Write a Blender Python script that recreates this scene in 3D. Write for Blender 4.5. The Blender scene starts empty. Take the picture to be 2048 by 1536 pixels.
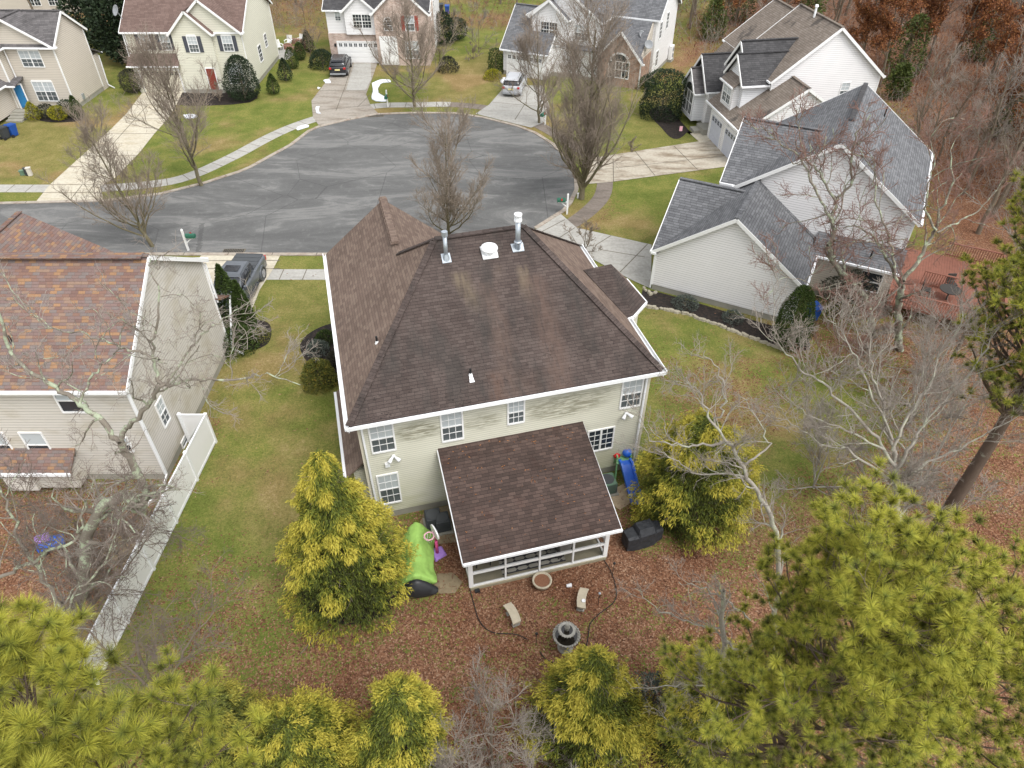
import bpy, math, random
import numpy as np
from mathutils import Vector
R = math.radians
random.seed(7)
S = bpy.context.scene
COL = S.collection

# ------------------------------------------------------------------ camera, sky, sun
FPX = 1422.2; CAMH = 25.0; PIT = R(41)
cam_d = bpy.data.cameras.new('camera'); cam = bpy.data.objects.new('camera', cam_d); COL.objects.link(cam)
cam.location = (0, 0, CAMH); cam.rotation_euler = (R(90-41), 0, 0)
cam_d.sensor_width = 36; cam_d.lens = 36*FPX/2048; cam_d.clip_end = 900; cam_d.clip_start = 0.1
S.camera = cam
SUN_EL, SUN_AZ = R(58), R(138)
w = bpy.data.worlds.new("World"); S.world = w; w.use_nodes = True
nt = w.node_tree; nt.nodes.clear()
sky = nt.nodes.new('ShaderNodeTexSky'); sky.sky_type = 'NISHITA'; sky.sun_disc = False
sky.sun_elevation = SUN_EL; sky.sun_rotation = SUN_AZ; sky.air_density = 1.0; sky.dust_density = 2.0
hs = nt.nodes.new('ShaderNodeHueSaturation'); hs.inputs['Saturation'].default_value = 0.12
bg = nt.nodes.new('ShaderNodeBackground'); bg.inputs[1].default_value = 0.15
wo = nt.nodes.new('ShaderNodeOutputWorld')
nt.links.new(sky.outputs[0], hs.inputs['Color']); nt.links.new(hs.outputs[0], bg.inputs[0]); nt.links.new(bg.outputs[0], wo.inputs[0])
sd = bpy.data.lights.new('sun', 'SUN'); sd.energy = 0.8; sd.angle = R(30); sd.color = (1, .965, .92)
sun = bpy.data.objects.new('sun', sd); COL.objects.link(sun)
sun.rotation_euler = (R(90)-SUN_EL, 0, math.pi-SUN_AZ)
S.view_settings.view_transform = 'Standard'; S.view_settings.look = 'None'
S.view_settings.exposure = 1.2; S.view_settings.gamma = 1
S.cycles.max_bounces = 6; S.cycles.diffuse_bounces = 3

def G(u, v, z=0.0):
    "world x, y of the point at height z seen at photo coordinate u, v"
    a = u-1024; b = 768-v
    dy = FPX*math.cos(PIT)+b*math.sin(PIT); dz = -FPX*math.sin(PIT)+b*math.cos(PIT)
    t = (z-CAMH)/dz
    return (a*t, dy*t)
def Z(u, v, y):
    a = u-1024; b = 768-v
    dy = FPX*math.cos(PIT)+b*math.sin(PIT); dz = -FPX*math.sin(PIT)+b*math.cos(PIT)
    t = y/dy
    return (a*t, y, CAMH+dz*t)

# ------------------------------------------------------------------ materials
class NT:
    def __init__(s, name, rough=.8, spec=.3):
        s.m = bpy.data.materials.new(name); s.m.use_nodes = True
        s.t = s.m.node_tree; s.b = s.t.nodes['Principled BSDF']
        s.b.inputs['Roughness'].default_value = rough
        s.b.inputs['Specular IOR Level'].default_value = spec
    def n(s, typ, **k):
        x = s.t.nodes.new('ShaderNode'+typ)
        for a, v in k.items():
            if a[0] == 'i' and a[1:].isdigit(): s.put(x.inputs[int(a[1:])], v)
            else: setattr(x, a, v)
        return x
    def put(s, sock, v):
        if isinstance(v, bpy.types.NodeSocket): s.t.links.new(v, sock)
        elif isinstance(v, bpy.types.Node): s.t.links.new(v.outputs[0], sock)
        else:
            if isinstance(v, (tuple, list)) and len(v) == 3 and sock.type == 'RGBA': v = (*v, 1)
            sock.default_value = v
    def math(s, op, a, b=0.0, c=None):
        x = s.n('Math', operation=op, i0=a, i1=b)
        if c is not None: s.put(x.inputs[2], c)
        return x.outputs[0]
    def vec(s, kind='obj', scale=(1, 1, 1), rot=(0, 0, 0)):
        if kind == 'uv': o = s.n('UVMap').outputs[0]
        elif kind == 'world': o = s.n('NewGeometry').outputs['Position']
        else: o = s.n('TexCoord').outputs['Object']
        mp = s.n('Mapping'); s.put(mp.inputs[0], o); mp.inputs['Scale'].default_value = scale; mp.inputs['Rotation'].default_value = rot
        return mp.outputs[0]
    def noise(s, v, scale, detail=3, rough=.5, dist=0):
        x = s.n('TexNoise'); s.put(x.inputs['Vector'], v); x.inputs['Scale'].default_value = scale
        x.inputs['Detail'].default_value = detail; x.inputs['Roughness'].default_value = rough; x.inputs['Distortion'].default_value = dist
        return x.outputs[0]
    def ramp(s, f, stops, interp='LINEAR'):
        x = s.n('ValToRGB'); s.put(x.inputs[0], f); cr = x.color_ramp; cr.interpolation = interp
        while len(cr.elements) < len(stops): cr.elements.new(.5)
        for e, (p, c) in zip(cr.elements, stops):
            e.position = p; e.color = (*c, 1) if len(c) == 3 else c
        return x.outputs[0]
    def fr(s, f, a, b):  # smooth map a..b -> 0..1
        x = s.n('MapRange', interpolation_type='SMOOTHSTEP'); s.put(x.inputs[0], f)
        s.put(x.inputs[1], a); s.put(x.inputs[2], b)
        return x.outputs[0]
    def mix(s, f, a, b, mode='MIX'):
        x = s.n('Mix', data_type='RGBA', blend_type=mode)
        s.put(x.inputs[0], f); s.put(x.inputs[6], a); s.put(x.inputs[7], b)
        return x.outputs[2]
    def attr(s, name):
        return s.n('Attribute', attribute_name=name).outputs['Fac']
    def bump(s, h, dist=.02, strength=1.0):
        x = s.n('Bump'); s.put(x.inputs['Height'], h); x.inputs['Distance'].default_value = dist; x.inputs['Strength'].default_value = strength
        s.put(s.b.inputs['Normal'], x.outputs[0])
    def col(s, c): s.put(s.b.inputs['Base Color'], c); return s.m
MT = {}
def plain(name, c, rough=.6, spec=.3, var=.12, scale=3, metal=0):
    n = NT(name, rough, spec)
    f = n.noise(n.vec('obj'), scale, 4, .6)
    n.b.inputs['Metallic'].default_value = metal
    MT[name] = n.col(n.mix(f, tuple(x*(1-var) for x in c), tuple(min(1, x*(1+var)) for x in c)))
def shingle(name, stops, gap=.55, var=.25, row=.14, tab=.30, streak=None):
    n = NT(name, .92, .15)
    uv = n.n('SeparateXYZ', i0=n.vec('uv')); u, v = uv.outputs[0], uv.outputs[1]
    vr = n.math('DIVIDE', v, row); ri = n.math('FLOOR', vr)
    off = n.n('TexWhiteNoise', noise_dimensions='1D'); n.put(off.inputs['W'], ri)
    ur = n.math('ADD', n.math('DIVIDE', u, tab), off.outputs[0]); ci = n.math('FLOOR', ur)
    wn = n.n('TexWhiteNoise', noise_dimensions='2D'); cb = n.n('CombineXYZ', i0=ci, i1=ri); n.put(wn.inputs['Vector'], cb.outputs[0])
    c = n.ramp(wn.outputs[0], stops, 'CONSTANT' if len(stops) > 3 else 'LINEAR')
    fu = n.math('FRACT', ur); fv = n.math('FRACT', vr)
    g = n.math('MAXIMUM', n.math('LESS_THAN', fv, .13), n.math('MULTIPLY', n.math('LESS_THAN', fu, .06), .7))
    c = n.mix(n.math('MULTIPLY', g, gap), c, (.012, .011, .011))
    big = n.noise(n.vec('obj', (1, 1, .6)), .55, 4, .6)
    c = n.mix(1.0, c, n.ramp(big, [(.3, (1-var,)*3), (.7, (1+var*.6,)*3)]), 'MULTIPLY')
    fine = n.noise(n.vec('obj'), 40, 2, .7)
    c = n.mix(1.0, c, n.ramp(fine, [(.3, (.8,)*3), (.7, (1.2,)*3)]), 'MULTIPLY')
    if streak: c = streak(n, c)
    n.bump(n.math('MULTIPLY', fv, -1), .012, .6)
    MT[name] = n.col(c)
def siding(name, c, lap=.115, dirt=None, var=.06):
    n = NT(name, .55, .35)
    z = n.n('SeparateXYZ', i0=n.vec('obj')).outputs[2]
    fz = n.math('FRACT', n.math('DIVIDE', z, lap))
    f = n.noise(n.vec('obj', (.7, .7, 2.5)), 1.2, 4, .6)
    cc = n.mix(f, tuple(x*(1-var) for x in c), tuple(min(1, x*(1+var)) for x in c))
    # shadow line under each lap, painted into the colour
    j = n.math('LESS_THAN', fz, .14)
    cc = n.mix(n.math('MULTIPLY', j, .72), cc, tuple(x*.35 for x in c))
    if dirt: cc = dirt(n, cc)
    n.bump(n.math('SUBTRACT', 1, fz), .02, .5)
    MT[name] = n.col(cc)

plain('white_trim', (.78, .78, .77), .45, .4, .03)
plain('gutter_white', (.8, .81, .82), .3, .5, .03)
plain('cream_trim', (.62, .58, .47), .5)
plain('foundation', (.30, .29, .25), .9, .1, .2, 2)
plain('dark_rubber', (.02, .02, .021), .7)
plain('chrome', (.5, .51, .53), .25, .5, .05, metal=1)
plain('galvanised', (.42, .46, .5), .35, .5, .1, metal=.6)
plain('black_pvc', (.02, .02, .02), .5)
plain('blue_door', (.03, .18, .38), .45)
plain('red_door', (.23, .05, .035), .5)
plain('shutter_slate', (.07, .075, .09), .6)
plain('shutter_red', (.33, .045, .03), .6)
plain('door_lavender', (.52, .54, .60), .5, .3, .04)
plain('stone_cast', (.42, .37, .28), .9, .1, .25, 6)
plain('fountain_stone', (.30, .29, .26), .9, .1, .4, 8)
plain('dark_water', (.015, .013, .01), .05, .8)
plain('lime_cover', (.30, .50, .12), .7, .2, .3, 2.2)
plain('black_cover', (.022, .023, .025), .45, .4, .2)
plain('grill_cover', (.03, .032, .036), .6, .3, .25, 5)
plain('toy_blue', (.02, .13, .62), .35, .5)
plain('toy_green', (.22, .45, .22), .4, .5)
plain('toy_red', (.6, .03, .03), .4, .5)
plain('toy_pink', (.62, .07, .24), .4, .5)
plain('toy_pale_pink', (.75, .42, .50), .4, .5)
plain('toy_purple', (.36, .2, .6), .4, .5)
plain('toy_white', (.75, .75, .76), .4, .5)
plain('bin_blue', (.015, .07, .30), .5)
plain('bin_black', (.045, .05, .055), .55)
plain('utility_green', (.12, .2, .14), .6)
plain('mailbox_green', (.03, .12, .08), .5)
plain('deck_red', (.23, .10, .07), .75, .2, .3, 3)
plain('hose_black', (.02, .022, .022), .5)
plain('porch_floor', (.30, .27, .19), .85, .1, .25, 2)
plain('furniture_dark', (.05, .045, .04), .6)
plain('cushion_grey', (.3, .29, .27), .9)
plain('car_black', (.018, .018, .022), .2, .6, .1)
plain('car_silver', (.45, .46, .48), .25, .6, .05)
plain('truck_grey', (.10, .11, .125), .22, .6, .06)
plain('truck_cover', (.06, .065, .07), .45, .4)
plain('tail_red', (.45, .02, .02), .3, .5)
plain('headlight', (.7, .72, .74), .15, .6)
plain('snow', (.72, .75, .80), .7, .2, .04)
plain('stone_edge', (.34, .31, .24), .9, .1, .3, 5)
plain('plate_yellow', (.7, .62, .3), .5)
plain('pale_wall', (.55, .52, .46), .8)
plain('dish_grey', (.26, .27, .28), .5)
plain('dead_soil', (.20, .10, .06), .95, .1, .5, 25)
plain('patio_stone', (.42, .3, .24), .85, .2, .3, 6)
def glass(name, c, rough=.08):
    n = NT(name, rough, .7); f = n.noise(n.vec('obj'), 1.3, 2)
    MT[name] = n.col(n.mix(f, tuple(x*.6 for x in c), tuple(x*1.3 for x in c)))
glass('glass_dark', (.03, .037, .045)); glass('glass_screen', (.085, .10, .105), .5)
glass('car_glass', (.02, .022, .026), .05)
def blind():
    n = NT('glass_blind', .3, .6); z = n.n('SeparateXYZ', i0=n.vec('obj')).outputs[2]
    f = n.math('FRACT', n.math('DIVIDE', z, .07))
    MT['glass_blind'] = n.col(n.mix(f, (.36, .40, .42), (.52, .55, .56)))
blind()
def screen():
    n = NT('screen_mesh', .9, .1); n.b.inputs['Alpha'].default_value = .28
    MT['screen_mesh'] = n.col((.03, .03, .03)); 
screen()
def rug():
    n = NT('rug', .95, .05); v = n.vec('obj', (1, 1, 1), (0, 0, R(45)))
    s = n.n('SeparateXYZ', i0=v)
    a = n.math('FRACT', n.math('MULTIPLY', s.outputs[0], 3)); b = n.math('FRACT', n.math('MULTIPLY', s.outputs[1], 3))
    f = n.math('LESS_THAN', n.math('ABSOLUTE', n.math('SUBTRACT', a, b)), .35)
    MT['rug'] = n.col(n.mix(f, (.05, .05, .055), (.4, .38, .33)))
rug()
# roofs
def a_streak(n, c):
    s = n.n('SeparateXYZ', i0=n.vec('obj')); x, y = s.outputs[0], s.outputs[1]
    wob = n.math('MULTIPLY', n.math('SUBTRACT', n.noise(n.vec('obj', (.5, .35, .1)), 1.5, 4, .6), .5), .9)
    xx = n.math('ADD', x, wob)
    out = c
    def band(cx, hw, y0, y1, slope=0.0):
        d = n.math('ABSOLUTE', n.math('SUBTRACT', n.math('ADD', xx, n.math('MULTIPLY', n.math('SUBTRACT', y, 5.5), slope)), cx))
        m = n.math('SUBTRACT', 1, n.fr(d, hw*.15, hw))
        return n.math('MULTIPLY', m, n.math('MULTIPLY', n.fr(y, y0, y0+1.6), n.math('SUBTRACT', 1, n.fr(y, y1-.35, y1))))
    st = n.noise(n.vec('obj', (3, .5, .5)), 2.2, 4, .65)
    for cx, hw, y0, y1, k, slope, co in ((5.35, .5, 2.9, 5.1, .55, .15, (.17, .135, .09)), (8.0, .42, 3.1, 5.0, .6, 0, (.18, .14, .095)), (7.0, .3, 3.9, 5.2, .3, 0, (.15, .11, .08)),
                             (6.3, .7, -1.5, 4.6, .45, .05, (.12, .083, .066)), (8.5, .75, -1.8, 4.6, .5, 0, (.125, .083, .066)), (5.9, .5, -2.5, 1.2, .4, 0, (.12, .07, .05)), (7.8, 1.3, -3, 1.0, .35, 0, (.09, .058, .045))):
        m = n.math('MULTIPLY', band(cx, hw, y0, y1, slope), n.math('MULTIPLY', n.fr(st, .25, .6), k))
        out = n.mix(m, out, co)
    alg = n.math('MULTIPLY', n.fr(n.noise(n.vec('obj', (1.2, .35, .35)), .9, 5, .6), .45, .68), .5)
    out = n.mix(alg, out, (.032, .032, .03))
    crack = n.fr(n.noise(n.vec('obj', (1.5, 2.5, 1)), 3.2, 3, .5, 1.5), .63, .68)
    low = n.math('SUBTRACT', 1, n.fr(y, .6, 3.6))
    return n.mix(n.math('MULTIPLY', n.math('MULTIPLY', crack, low), .55), out, (.012, .01, .01))
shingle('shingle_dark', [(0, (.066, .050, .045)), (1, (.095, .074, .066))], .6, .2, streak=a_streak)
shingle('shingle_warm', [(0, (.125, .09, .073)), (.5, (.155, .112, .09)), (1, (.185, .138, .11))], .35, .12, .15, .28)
shingle('shingle_porch', [(0, (.060, .043, .037)), (.6, (.080, .056, .048)), (1, (.105, .073, .062))], .6, .18, .15, .3,
        streak=lambda n, c: n.mix(n.math('MULTIPLY', n.fr(n.noise(n.vec('obj', (1, .8, 1)), .8, 4, .7), .5, .75), .35), c, (.05, .018, .012)))
shingle('shingle_mixed', [(0, (.18, .125, .112)), (.3, (.27, .16, .092)), (.42, (.19, .115, .09)), (.62, (.17, .14, .13)), (.82, (.23, .155, .115)), (.93, (.16, .10, .085))], .4, .12, .145, .30)
shingle('shingle_grey', [(0, (.115, .117, .124)), (1, (.175, .178, .186))], .7, .12, .17, .36)
shingle('shingle_tan', [(0, (.175, .145, .12)), (1, (.23, .195, .165))], .5, .14, .17, .36,
        streak=lambda n, c: n.mix(n.math('MULTIPLY', n.fr(n.noise(n.vec('obj', (.5, 1, 1)), .5, 4, .6), .56, .66), .7), c, (.045, .042, .04)))
shingle('shingle_charcoal', [(0, (.055, .054, .056)), (1, (.085, .083, .085))], .5, .15, .17, .36)
shingle('shingle_brown', [(0, (.13, .088, .075)), (1, (.175, .122, .105))], .45, .1, .17, .4)
shingle('shingle_slate', [(0, (.095, .09, .09)), (1, (.15, .14, .14))], .5, .2, .17, .4)
def a_dirt(n, c):
    s = n.n('SeparateXYZ', i0=n.vec('obj')); x, z = s.outputs[0], s.outputs[2]
    st = n.noise(n.vec('obj', (.8, .8, 6)), 2.0, 5, .7)
    g = n.noise(n.vec('obj', (.5, .5, 1.3)), .9, 3, .5)
    def spot(cx, cz, rx, rz):
        d = n.math('ADD', n.math('POWER', n.math('DIVIDE', n.math('SUBTRACT', x, cx), rx), 2), n.math('POWER', n.math('DIVIDE', n.math('SUBTRACT', z, cz), rz), 2))
        return n.math('SUBTRACT', 1, n.fr(d, .25, 1.3))
    m = n.math('MAXIMUM', spot(2.6, 4.9, 1.1, .55), spot(8.8, 4.85, 2.1, .75))
    m = n.math('MAXIMUM', m, n.math('MULTIPLY', spot(5.2, 4.8, .9, .5), .8))
    m = n.math('MAXIMUM', m, n.math('MULTIPLY', spot(10.2, 5.3, .8, .4), .7))
    c = n.mix(n.math('MULTIPLY', n.math('MULTIPLY', m, n.fr(st, .38, .6)), .75), c, (.17, .16, .10))
    low = n.math('SUBTRACT', 1, n.fr(z, .4, 2.6))
    c = n.mix(n.math('MULTIPLY', n.math('MULTIPLY', low, n.fr(g, .3, .6)), .5), c, (.36, .36, .17))
    return c
siding('siding_cream', (.60, .59, .49), .115, a_dirt)
siding('siding_tan', (.55, .52, .47), .16, lambda n, c: n.mix(n.math('MULTIPLY', n.fr(n.noise(n.vec('obj', (.5, .5, 1)), 1.2, 4, .6), .45, .7), .4), c, (.3, .25, .15)))
siding('siding_white', (.76, .75, .75), .15)
siding('siding_beige', (.54, .49, .42), .15)
siding('siding_pale', (.64, .625, .52), .15)
siding('siding_cool', (.72, .73, .75), .15)
def brick(name, c1, c2, mort):
    n = NT(name, .9, .1); b = n.n('TexBrick'); n.put(b.inputs['Vector'], n.vec('uv'))
    for k, v in (('Color1', c1), ('Color2', c2), ('Mortar', mort)): b.inputs[k].default_value = (*v, 1)
    b.inputs['Scale'].default_value = 1; b.inputs['Brick Width'].default_value = .3; b.inputs['Row Height'].default_value = .11; b.inputs['Mortar Size'].default_value = .012
    f = n.noise(n.vec('obj'), 1.5, 4)
    MT[name] = n.col(n.mix(1, b.outputs[0], n.ramp(f, [(.3, (.75,)*3), (.7, (1.15,)*3)]), 'MULTIPLY'))
brick('brick_pink', (.42, .29, .24), (.55, .43, .37), (.52, .48, .43))
brick('brick_brown', (.28, .15, .10), (.4, .24, .17), (.4, .36, .3))
brick('brick_patio', (.3, .11, .08), (.38, .2, .15), (.35, .3, .25))
# ground
def ground_mat():
    n = NT('ground', .97, .08); w_ = n.vec('world')
    lf = n.attr('leaf'); bare = n.attr('dry')
    n1 = n.noise(w_, .12, 5, .6); n2 = n.noise(w_, .6, 5, .65); n3 = n.noise(w_, 6, 4, .7); n4 = n.noise(w_, 13, 5, .85)
    g = n.ramp(n.math('ADD', n.math('MULTIPLY', n2, .55), n.math('MULTIPLY', n3, .45)), [(.32, (.075, .104, .020)), (.47, (.128, .152, .034)), (.6, (.20, .195, .055)), (.70, (.27, .22, .095))])
    d = n.ramp(n.math('ADD', n.math('MULTIPLY', n2, .5), n.math('MULTIPLY', n3, .5)), [(.3, (.15, .115, .045)), (.5, (.24, .17, .075)), (.7, (.36, .27, .15))])
    dm = n.math('ADD', n.fr(n1, .48, .66), bare)
    dm = n.math('MINIMUM', n.math('MULTIPLY', dm, .8), 1)
    c = n.mix(dm, g, d)
    c = n.mix(1, c, n.ramp(n4, [(.3, (.45,)*3), (.7, (1.5,)*3)]), 'MULTIPLY')
    # leaf carpet
    vo = n.n('TexVoronoi', feature='F1'); n.put(vo.inputs['Vector'], w_); vo.inputs['Scale'].default_value = 19
    vs = n.n('SeparateXYZ', i0=vo.outputs['Color'])
    lc = n.ramp(vs.outputs[0], [(0, (.10, .052, .034)), (.3, (.165, .082, .048)), (.6, (.22, .112, .066)), (.85, (.28, .16, .10)), (1, (.36, .24, .16))])
    lc = n.mix(n.fr(n.noise(w_, .35, 4, .6), .35, .65), lc, n.mix(1, lc, (.8, .72, .68), 'MULTIPLY'))
    cov = n.math('ADD', lf, n.math('MULTIPLY', n.math('SUBTRACT', n.noise(w_, .9, 6, .7), .5), 1.4))
    th = n.math('ADD', n.math('MULTIPLY', vs.outputs[1], .7), .12)
    m = n.math('GREATER_THAN', cov, th)
    c = n.mix(m, c, lc)
    n.bump(n.math('ADD', n3, n4), .05, .6)
    MT['ground'] = n.col(c)
ground_mat()
def asphalt():
    n = NT('asphalt', .85, .25); w_ = n.vec('world')
    a = n.noise(n.vec('world', (.35, 1.1, 1), (0, 0, R(12))), .3, 8, .68, 1.0)
    b = n.noise(w_, 1.4, 5, .7); f = n.noise(w_, 45, 2, .7)
    c = n.ramp(a, [(.38, (.098, .098, .096)), (.5, (.125, .125, .122)), (.56, (.185, .183, .176)), (.62, (.135, .135, .132)), (.75, (.155, .154, .149))])
    c = n.mix(n.math('MULTIPLY', n.fr(b, .5, .75), .35), c, (.22, .22, .21))
    cr = n.n('TexVoronoi', feature='DISTANCE_TO_EDGE'); n.put(cr.inputs['Vector'], n.mix(.08, w_, n.n('TexNoise', i0=w_).outputs[1])); cr.inputs['Scale'].default_value = .16
    c = n.mix(n.math('MULTIPLY', n.math('LESS_THAN', cr.outputs['Distance'], .004), .45), c, (.05, .05, .05))
    c = n.mix(1, c, n.ramp(f, [(.3, (.8,)*3), (.7, (1.2,)*3)]), 'MULTIPLY')
    wet = n.fr(n.noise(w_, .18, 3), .55, .68)
    MT['asphalt'] = n.col(c)
asphalt()
def concrete(name, c, stain, k=.7, sc=(.5, 1.6, 1)):
    n = NT(name, .88, .2); a = n.noise(n.vec('world', sc, (0, 0, R(30))), .8, 5, .65); b = n.noise(n.vec('world'), 5, 4, .6)
    cc = n.mix(n.math('MULTIPLY', n.fr(a, .42, .68), k), c, stain)
    MT[name] = n.col(n.mix(1, cc, n.ramp(b, [(.3, (.85,)*3), (.7, (1.12,)*3)]), 'MULTIPLY'))
concrete('concrete_pale', (.50, .46, .37), (.36, .30, .20), .5)
concrete('concrete_stained', (.42, .38, .31), (.16, .115, .07), .75)
concrete('concrete_wet', (.32, .29, .25), (.2, .165, .13), .8)
concrete('concrete_grey', (.38, .37, .34), (.28, .27, .245), .6)
concrete('walk_dark', (.20, .17, .145), (.12, .10, .085), .7)
concrete('curb', (.36, .32, .27), (.25, .19, .15), .8, (2, 2, 1))
concrete('joint', (.16, .14, .11), (.1, .09, .07))
concrete('mulch', (.022, .019, .018), (.055, .04, .03), .8, (6, 6, 6))
concrete('pad', (.24, .19, .12), (.17, .13, .08), .8)
concrete('bare_sand', (.42, .33, .22), (.3, .22, .14))
# plants: colour rides on a per-clump attribute (leaf colour; pine tints also hold depth shade)
def leafmat(name, stops, rough=.7, trans=.0):
    n = NT(name, rough, .25); MT[name] = n.col(n.ramp(n.attr('tint'), stops))
leafmat('leaf_gold', [(0, (.035, .030, .013)), (.2, (.055, .075, .014)), (.42, (.115, .14, .02)), (.68, (.25, .245, .03)), (1, (.43, .36, .05))])
leafmat('leaf_gold_green', [(0, (.04, .038, .014)), (.3, (.08, .095, .022)), (.6, (.15, .165, .03)), (1, (.30, .26, .04))])
leafmat('leaf_pine', [(0, (.065, .055, .025)), (.2, (.10, .115, .024)), (.45, (.19, .21, .032)), (.75, (.37, .36, .045)), (1, (.52, .48, .08))])
leafmat('leaf_pine_far', [(0, (.04, .055, .016)), (.5, (.095, .125, .03)), (1, (.20, .22, .045))])
leafmat('leaf_dark', [(0, (.012, .02, .010)), (.5, (.025, .042, .018)), (1, (.06, .08, .035))])
leafmat('leaf_arbor', [(0, (.02, .03, .008)), (.5, (.045, .075, .014)), (1, (.09, .125, .025))])
leafmat('leaf_holly', [(0, (.02, .02, .014)), (.6, (.05, .05, .03)), (1, (.11, .10, .055))])
leafmat('leaf_yellow', [(0, (.09, .09, .01)), (.5, (.28, .26, .015)), (1, (.5, .45, .03))])
leafmat('leaf_variegated', [(0, (.04, .06, .015)), (.5, (.15, .15, .03)), (.8, (.33, .23, .03)), (1, (.4, .2, .04))])
leafmat('leaf_blue', [(0, (.05, .06, .05)), (1, (.17, .2, .17))])
leafmat('leaf_rust', [(0, (.10, .035, .018)), (.5, (.22, .08, .03)), (1, (.38, .17, .06))])
leafmat('leaf_litter', [(0, (.10, .048, .03)), (.25, (.165, .076, .044)), (.55, (.23, .114, .066)), (.8, (.30, .17, .105)), (1, (.40, .27, .18))])
def bark(name, c1, c2, lich=None, k=0.0, thr=.5):
    n = NT(name, .95, .08); v = n.vec('obj')
    a = n.noise(n.vec('obj', (1, 1, .4)), 5, 4, .7)
    c = n.mix(a, c1, c2)
    if lich:
        c = n.mix(n.math('MULTIPLY', n.fr(n.noise(v, 2.6, 5, .75), thr, thr+.1), k), c, lich)
    n.bump(a, .02, .5); MT[name] = n.col(c)
bark('bark_grey', (.12, .095, .07), (.21, .17, .13), (.25, .27, .16), .5, .55)
bark('bark_green', (.12, .10, .065), (.20, .175, .115), (.17, .17, .09), .5)
bark('bark_lichen', (.14, .12, .10), (.25, .22, .18), (.36, .41, .29), .9, .49)
bark('bark_birch', (.22, .195, .165), (.36, .33, .29), (.40, .42, .32), .7, .5)
bark('bark_pine', (.07, .05, .04), (.15, .11, .085), (.4, .42, .34), .4, .6)
bark('twig_brown', (.21, .17, .135), (.32, .265, .215))
bark('twig_grey', (.22, .19, .16), (.33, .29, .255))
bark('twig_red', (.18, .10, .08), (.28, .18, .15))
bark('twig_dead', (.13, .10, .085), (.2, .165, .14))

# ------------------------------------------------------------------ mesh building
class B:
    def __init__(s): s.v = []; s.f = []
    def poly(s, pts, flip=False):
        i = len(s.v); s.v += [tuple(p) for p in pts]; f = list(range(i, i+len(pts)))
        s.f.append(f[::-1] if flip else f); return s
    def solid(s, top, bot):
        n = len(top); i = len(s.v); s.v += [tuple(p) for p in top]+[tuple(p) for p in bot]
        s.f.append(list(range(i, i+n))); s.f.append(list(range(i+2*n-1, i+n-1, -1)))
        for k in range(n):
            j = (k+1) % n; s.f.append([i+j, i+k, i+n+k, i+n+j])
        return s
    def slab(s, pts, t=.12):
        return s.solid(pts, [(x, y, z-t) for x, y, z in pts])
    def prism(s, pts, z0, z1):
        return s.solid([(x, y, z1) for x, y in pts], [(x, y, z0) for x, y in pts])
    def box(s, x0, x1, y0, y1, z0, z1):
        return s.prism([(x0, y0), (x1, y0), (x1, y1), (x0, y1)], z0, z1)
    def bar(s, p, q, w=.1, h=None):
        h = h or w; p = Vector(p); q = Vector(q); d = (q-p).normalized()
        up = Vector((0, 0, 1)) if abs(d.z) < .95 else Vector((1, 0, 0))
        a = d.cross(up).normalized()*w/2; b = a.cross(d).normalized()*h/2
        return s.solid([p+a+b, p-a+b, p-a-b, p+a-b][::-1], [q+a+b, q-a+b, q-a-b, q+a-b][::-1])
    def cyl(s, p, q, r0, r1=None, n=12):
        r1 = r0 if r1 is None else r1; p = Vector(p); q = Vector(q); d = (q-p).normalized()
        up = Vector((0, 0, 1)) if abs(d.z) < .95 else Vector((1, 0, 0))
        a = d.cross(up).normalized(); b = a.cross(d)
        c = [(math.cos(t)*a+math.sin(t)*b) for t in [2*math.pi*k/n for k in range(n)]]
        return s.solid([q+x*r1 for x in c][::-1], [p+x*r0 for x in c][::-1])
    def tube(s, pts, r, n=6):
        for a, b in zip(pts[:-1], pts[1:]): s.cyl(a, b, r, r, n)
        return s
    def lathe(s, prof, c=(0, 0, 0), n=20, close=True):
        i = len(s.v)
        for r, z in prof:
            for k in range(n):
                t = 2*math.pi*k/n; s.v.append((c[0]+r*math.cos(t), c[1]+r*math.sin(t), c[2]+z))
        for j in range(len(prof)-1):
            for k in range(n):
                k2 = (k+1) % n; s.f.append([i+j*n+k, i+j*n+k2, i+(j+1)*n+k2, i+(j+1)*n+k])
        if close:
            s.f.append([i+k for k in range(n)][::-1]); s.f.append([i+(len(prof)-1)*n+k for k in range(n)])
        return s
    def obj(s, name, mat, parent=None, smooth=False):
        me = bpy.data.meshes.new(name); me.from_pydata(s.v, [], s.f)
        uv = me.uv_layers.new(name='UVMap'); V = s.v
        for p in me.polygons:
            n = p.normal
            t = Vector((0, 0, 1)).cross(n)
            if t.length < .05: t = Vector((1, 0, 0)); b = Vector((0, 1, 0))
            else: t.normalize(); b = n.cross(t)
            for li in p.loop_indices:
                c = Vector(V[me.loops[li].vertex_index]); uv.data[li].uv = (c.dot(t), c.dot(b))
        me.materials.append(MT[mat])
        if smooth: me.polygons.foreach_set('use_smooth', [True]*len(me.polygons))
        o = bpy.data.objects.new(name, me); COL.objects.link(o); o.parent = parent
        return o
def tag(o, label, cat, group=None):
    o['label'] = label; o['category'] = cat
    if group: o['group'] = group
    return o
def thing(name, label, cat, loc=(0, 0, 0), rz=0, group=None):
    o = bpy.data.objects.new(name, None); COL.objects.link(o); o.location = loc; o.rotation_euler = (0, 0, rz)
    return tag(o, label, cat, group)
def struct(o, kind='structure'): o['kind'] = kind; return o
def copy_tree(o, parent=None):
    c = o.copy(); COL.objects.link(c); c.parent = parent
    for ch in list(o.children): copy_tree(ch, c)
    return c
def bevel(o, w=.02, seg=2):
    m = o.modifiers.new('bevel', 'BEVEL'); m.width = w; m.segments = seg; m.limit_method = 'ANGLE'; return o

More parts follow.
